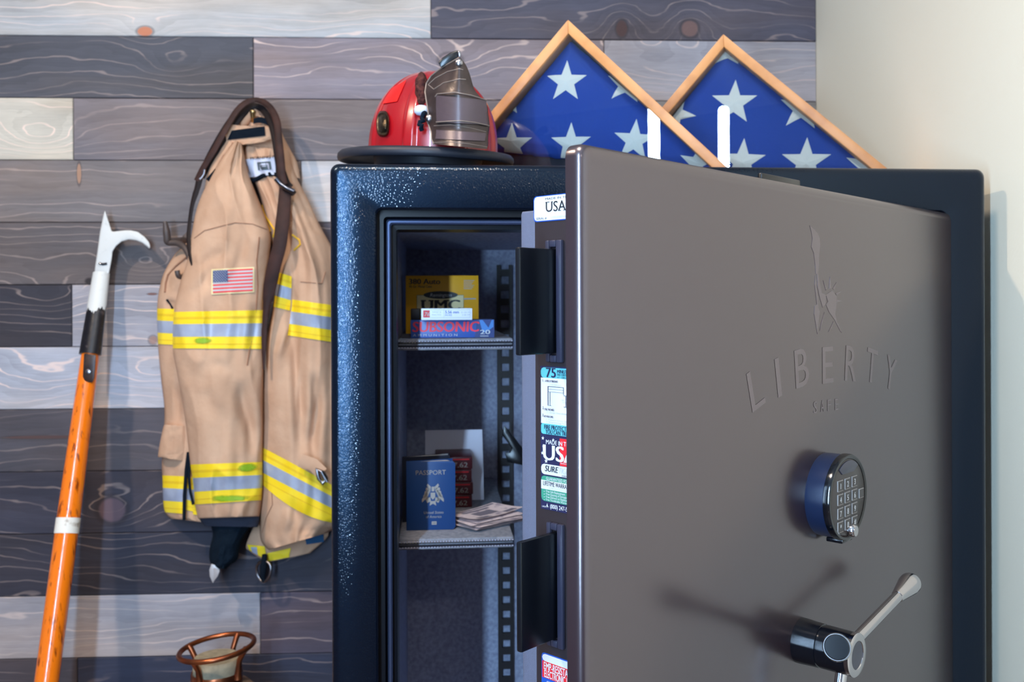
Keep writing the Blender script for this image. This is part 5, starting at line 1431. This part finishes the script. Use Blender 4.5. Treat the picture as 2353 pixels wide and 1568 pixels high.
def paint(u, v):
    a = u * 2 * math.pi; L_ = .43 + .10 * noise.noise(Vector((math.cos(a) * 2.2, math.sin(a) * 2.2, 3.3))) + .05 * noise.noise(Vector((math.cos(a) * 7, math.sin(a) * 7, 1.3))) + .06 * math.sin(a)
    t = v * L_; rad = (.0169 + .0053 * t) * K
    return s_top.lerp(s_bot, t) + ex_ * (rad * math.cos(a)) + ey_ * (rad * .8 * math.sin(a))
obj('socket_paint', B().grid(paint, 64, 10, 'pole_white', cu=True), pole, smooth=60, label='white painted upper socket')
bt = B().prism(lambda x, y, z: Wl(x, y, z), [(193, 812), (221, 816), (217, 868), (212, 880), (194, 878), (190, 866)], .126, .140, 'strap_iron'); lg = obj('socket_tongue', bt, pole, bevel=.003, label='rusty iron tongue')
c = Wl(203, 855, .1395); obj('rivet', B().lathe(lambda x, y, z: c + Vector((x, -z, y)), [(.007, 0), (.006, .003), (.002, .0045)], 'steel', 16), lg, smooth=50)
hx_pts = [(241, 483), (246, 498), (257, 533), (274, 531), (288, 529.5), (300, 529.5), (317, 533), (332, 544), (342, 556), (346, 566), (343.5, 573), (338, 567), (327, 559), (313, 553), (295, 551), (279, 556), (267, 566), (259, 578), (257, 595), (254, 612), (251, 628), (249, 632), (217, 628), (219, 610), (223, 585), (230, 532), (237, 498)]
obj('hook_head', B().prism(lambda x, y, z: Wl(x, y, z), hx_pts, .040, .060, 'pole_white'), pole, bevel=.004, seg=3, label='white painted spike and curved hook')
bt = B().tube([Wl(x, y, .0608) for x, y in ((228, 605), (236, 607.5), (246, 606))], .0030, 'chrome_dark', 8); obj('slot', bt, pole, smooth=60)

# ------------------------------------------------------------------ copper topped canister
cc = Vector(((495 - 1176.5) / F * 1.75, 1.75, 0))
can = root('copper_canister', 'tan canister with a ringed copper collar standing on the floor below the coat', 'canister', C(cc.x, cc.y, -ZC / K))
def CF(x, y, z): return C(cc.x + x, cc.y + y, z)
zf = -ZC / K
obj('body', B().lathe(CF, [(.095, zf), (.10, zf + .01), (.10, -.83), (.096, -.79), (.083, -.757), (.062, -.737), (.046, -.730)], 'canister_tan', 48), can, smooth=50)
obj('collar', B().lathe(CF, [(.0470, -.738), (.0478, -.732), (.0478, -.709), (.0462, -.706), (.0440, -.709)], 'copper', 48, cap=False), can, smooth=50, label='copper collar')
obj('plug', B().lathe(CF, [(.0440, -.735), (.0440, -.684), (.042, -.681), (.001, -.681)], 'plug_tan', 40), can, smooth=40, label='pale tan plug')
tl = math.radians(5.5)
def RG(x, y, z): 
    return CF(x * math.cos(tl) - 0 * z, y, -.6630 + x * math.sin(tl) * 1.1 + z)
obj('ring', B().tube([RG(.0690 * math.cos(a), .0690 * math.sin(a), 0) for a in [k * 2 * math.pi / 56 for k in range(56)]], .0050 * K, 'copper', 12, closed=True), can, smooth=60, label='copper hand ring')
for a in (248, 72, 158, 340):
    ar = math.radians(a); ca, sa = math.cos(ar), math.sin(ar)
    pts = [RG(.067 * ca, .067 * sa, 0), RG(.062 * ca, .062 * sa, -.006), RG(.052 * ca, .052 * sa, -.022), CF(.0485 * ca, .0485 * sa, -.704), CF(.0480 * ca, .0480 * sa, -.716)]
    obj('strut', B().tube(pts, [.006 * K, .0055 * K, .0052 * K, .0062 * K, .009 * K], 'copper', 12), can, smooth=60)
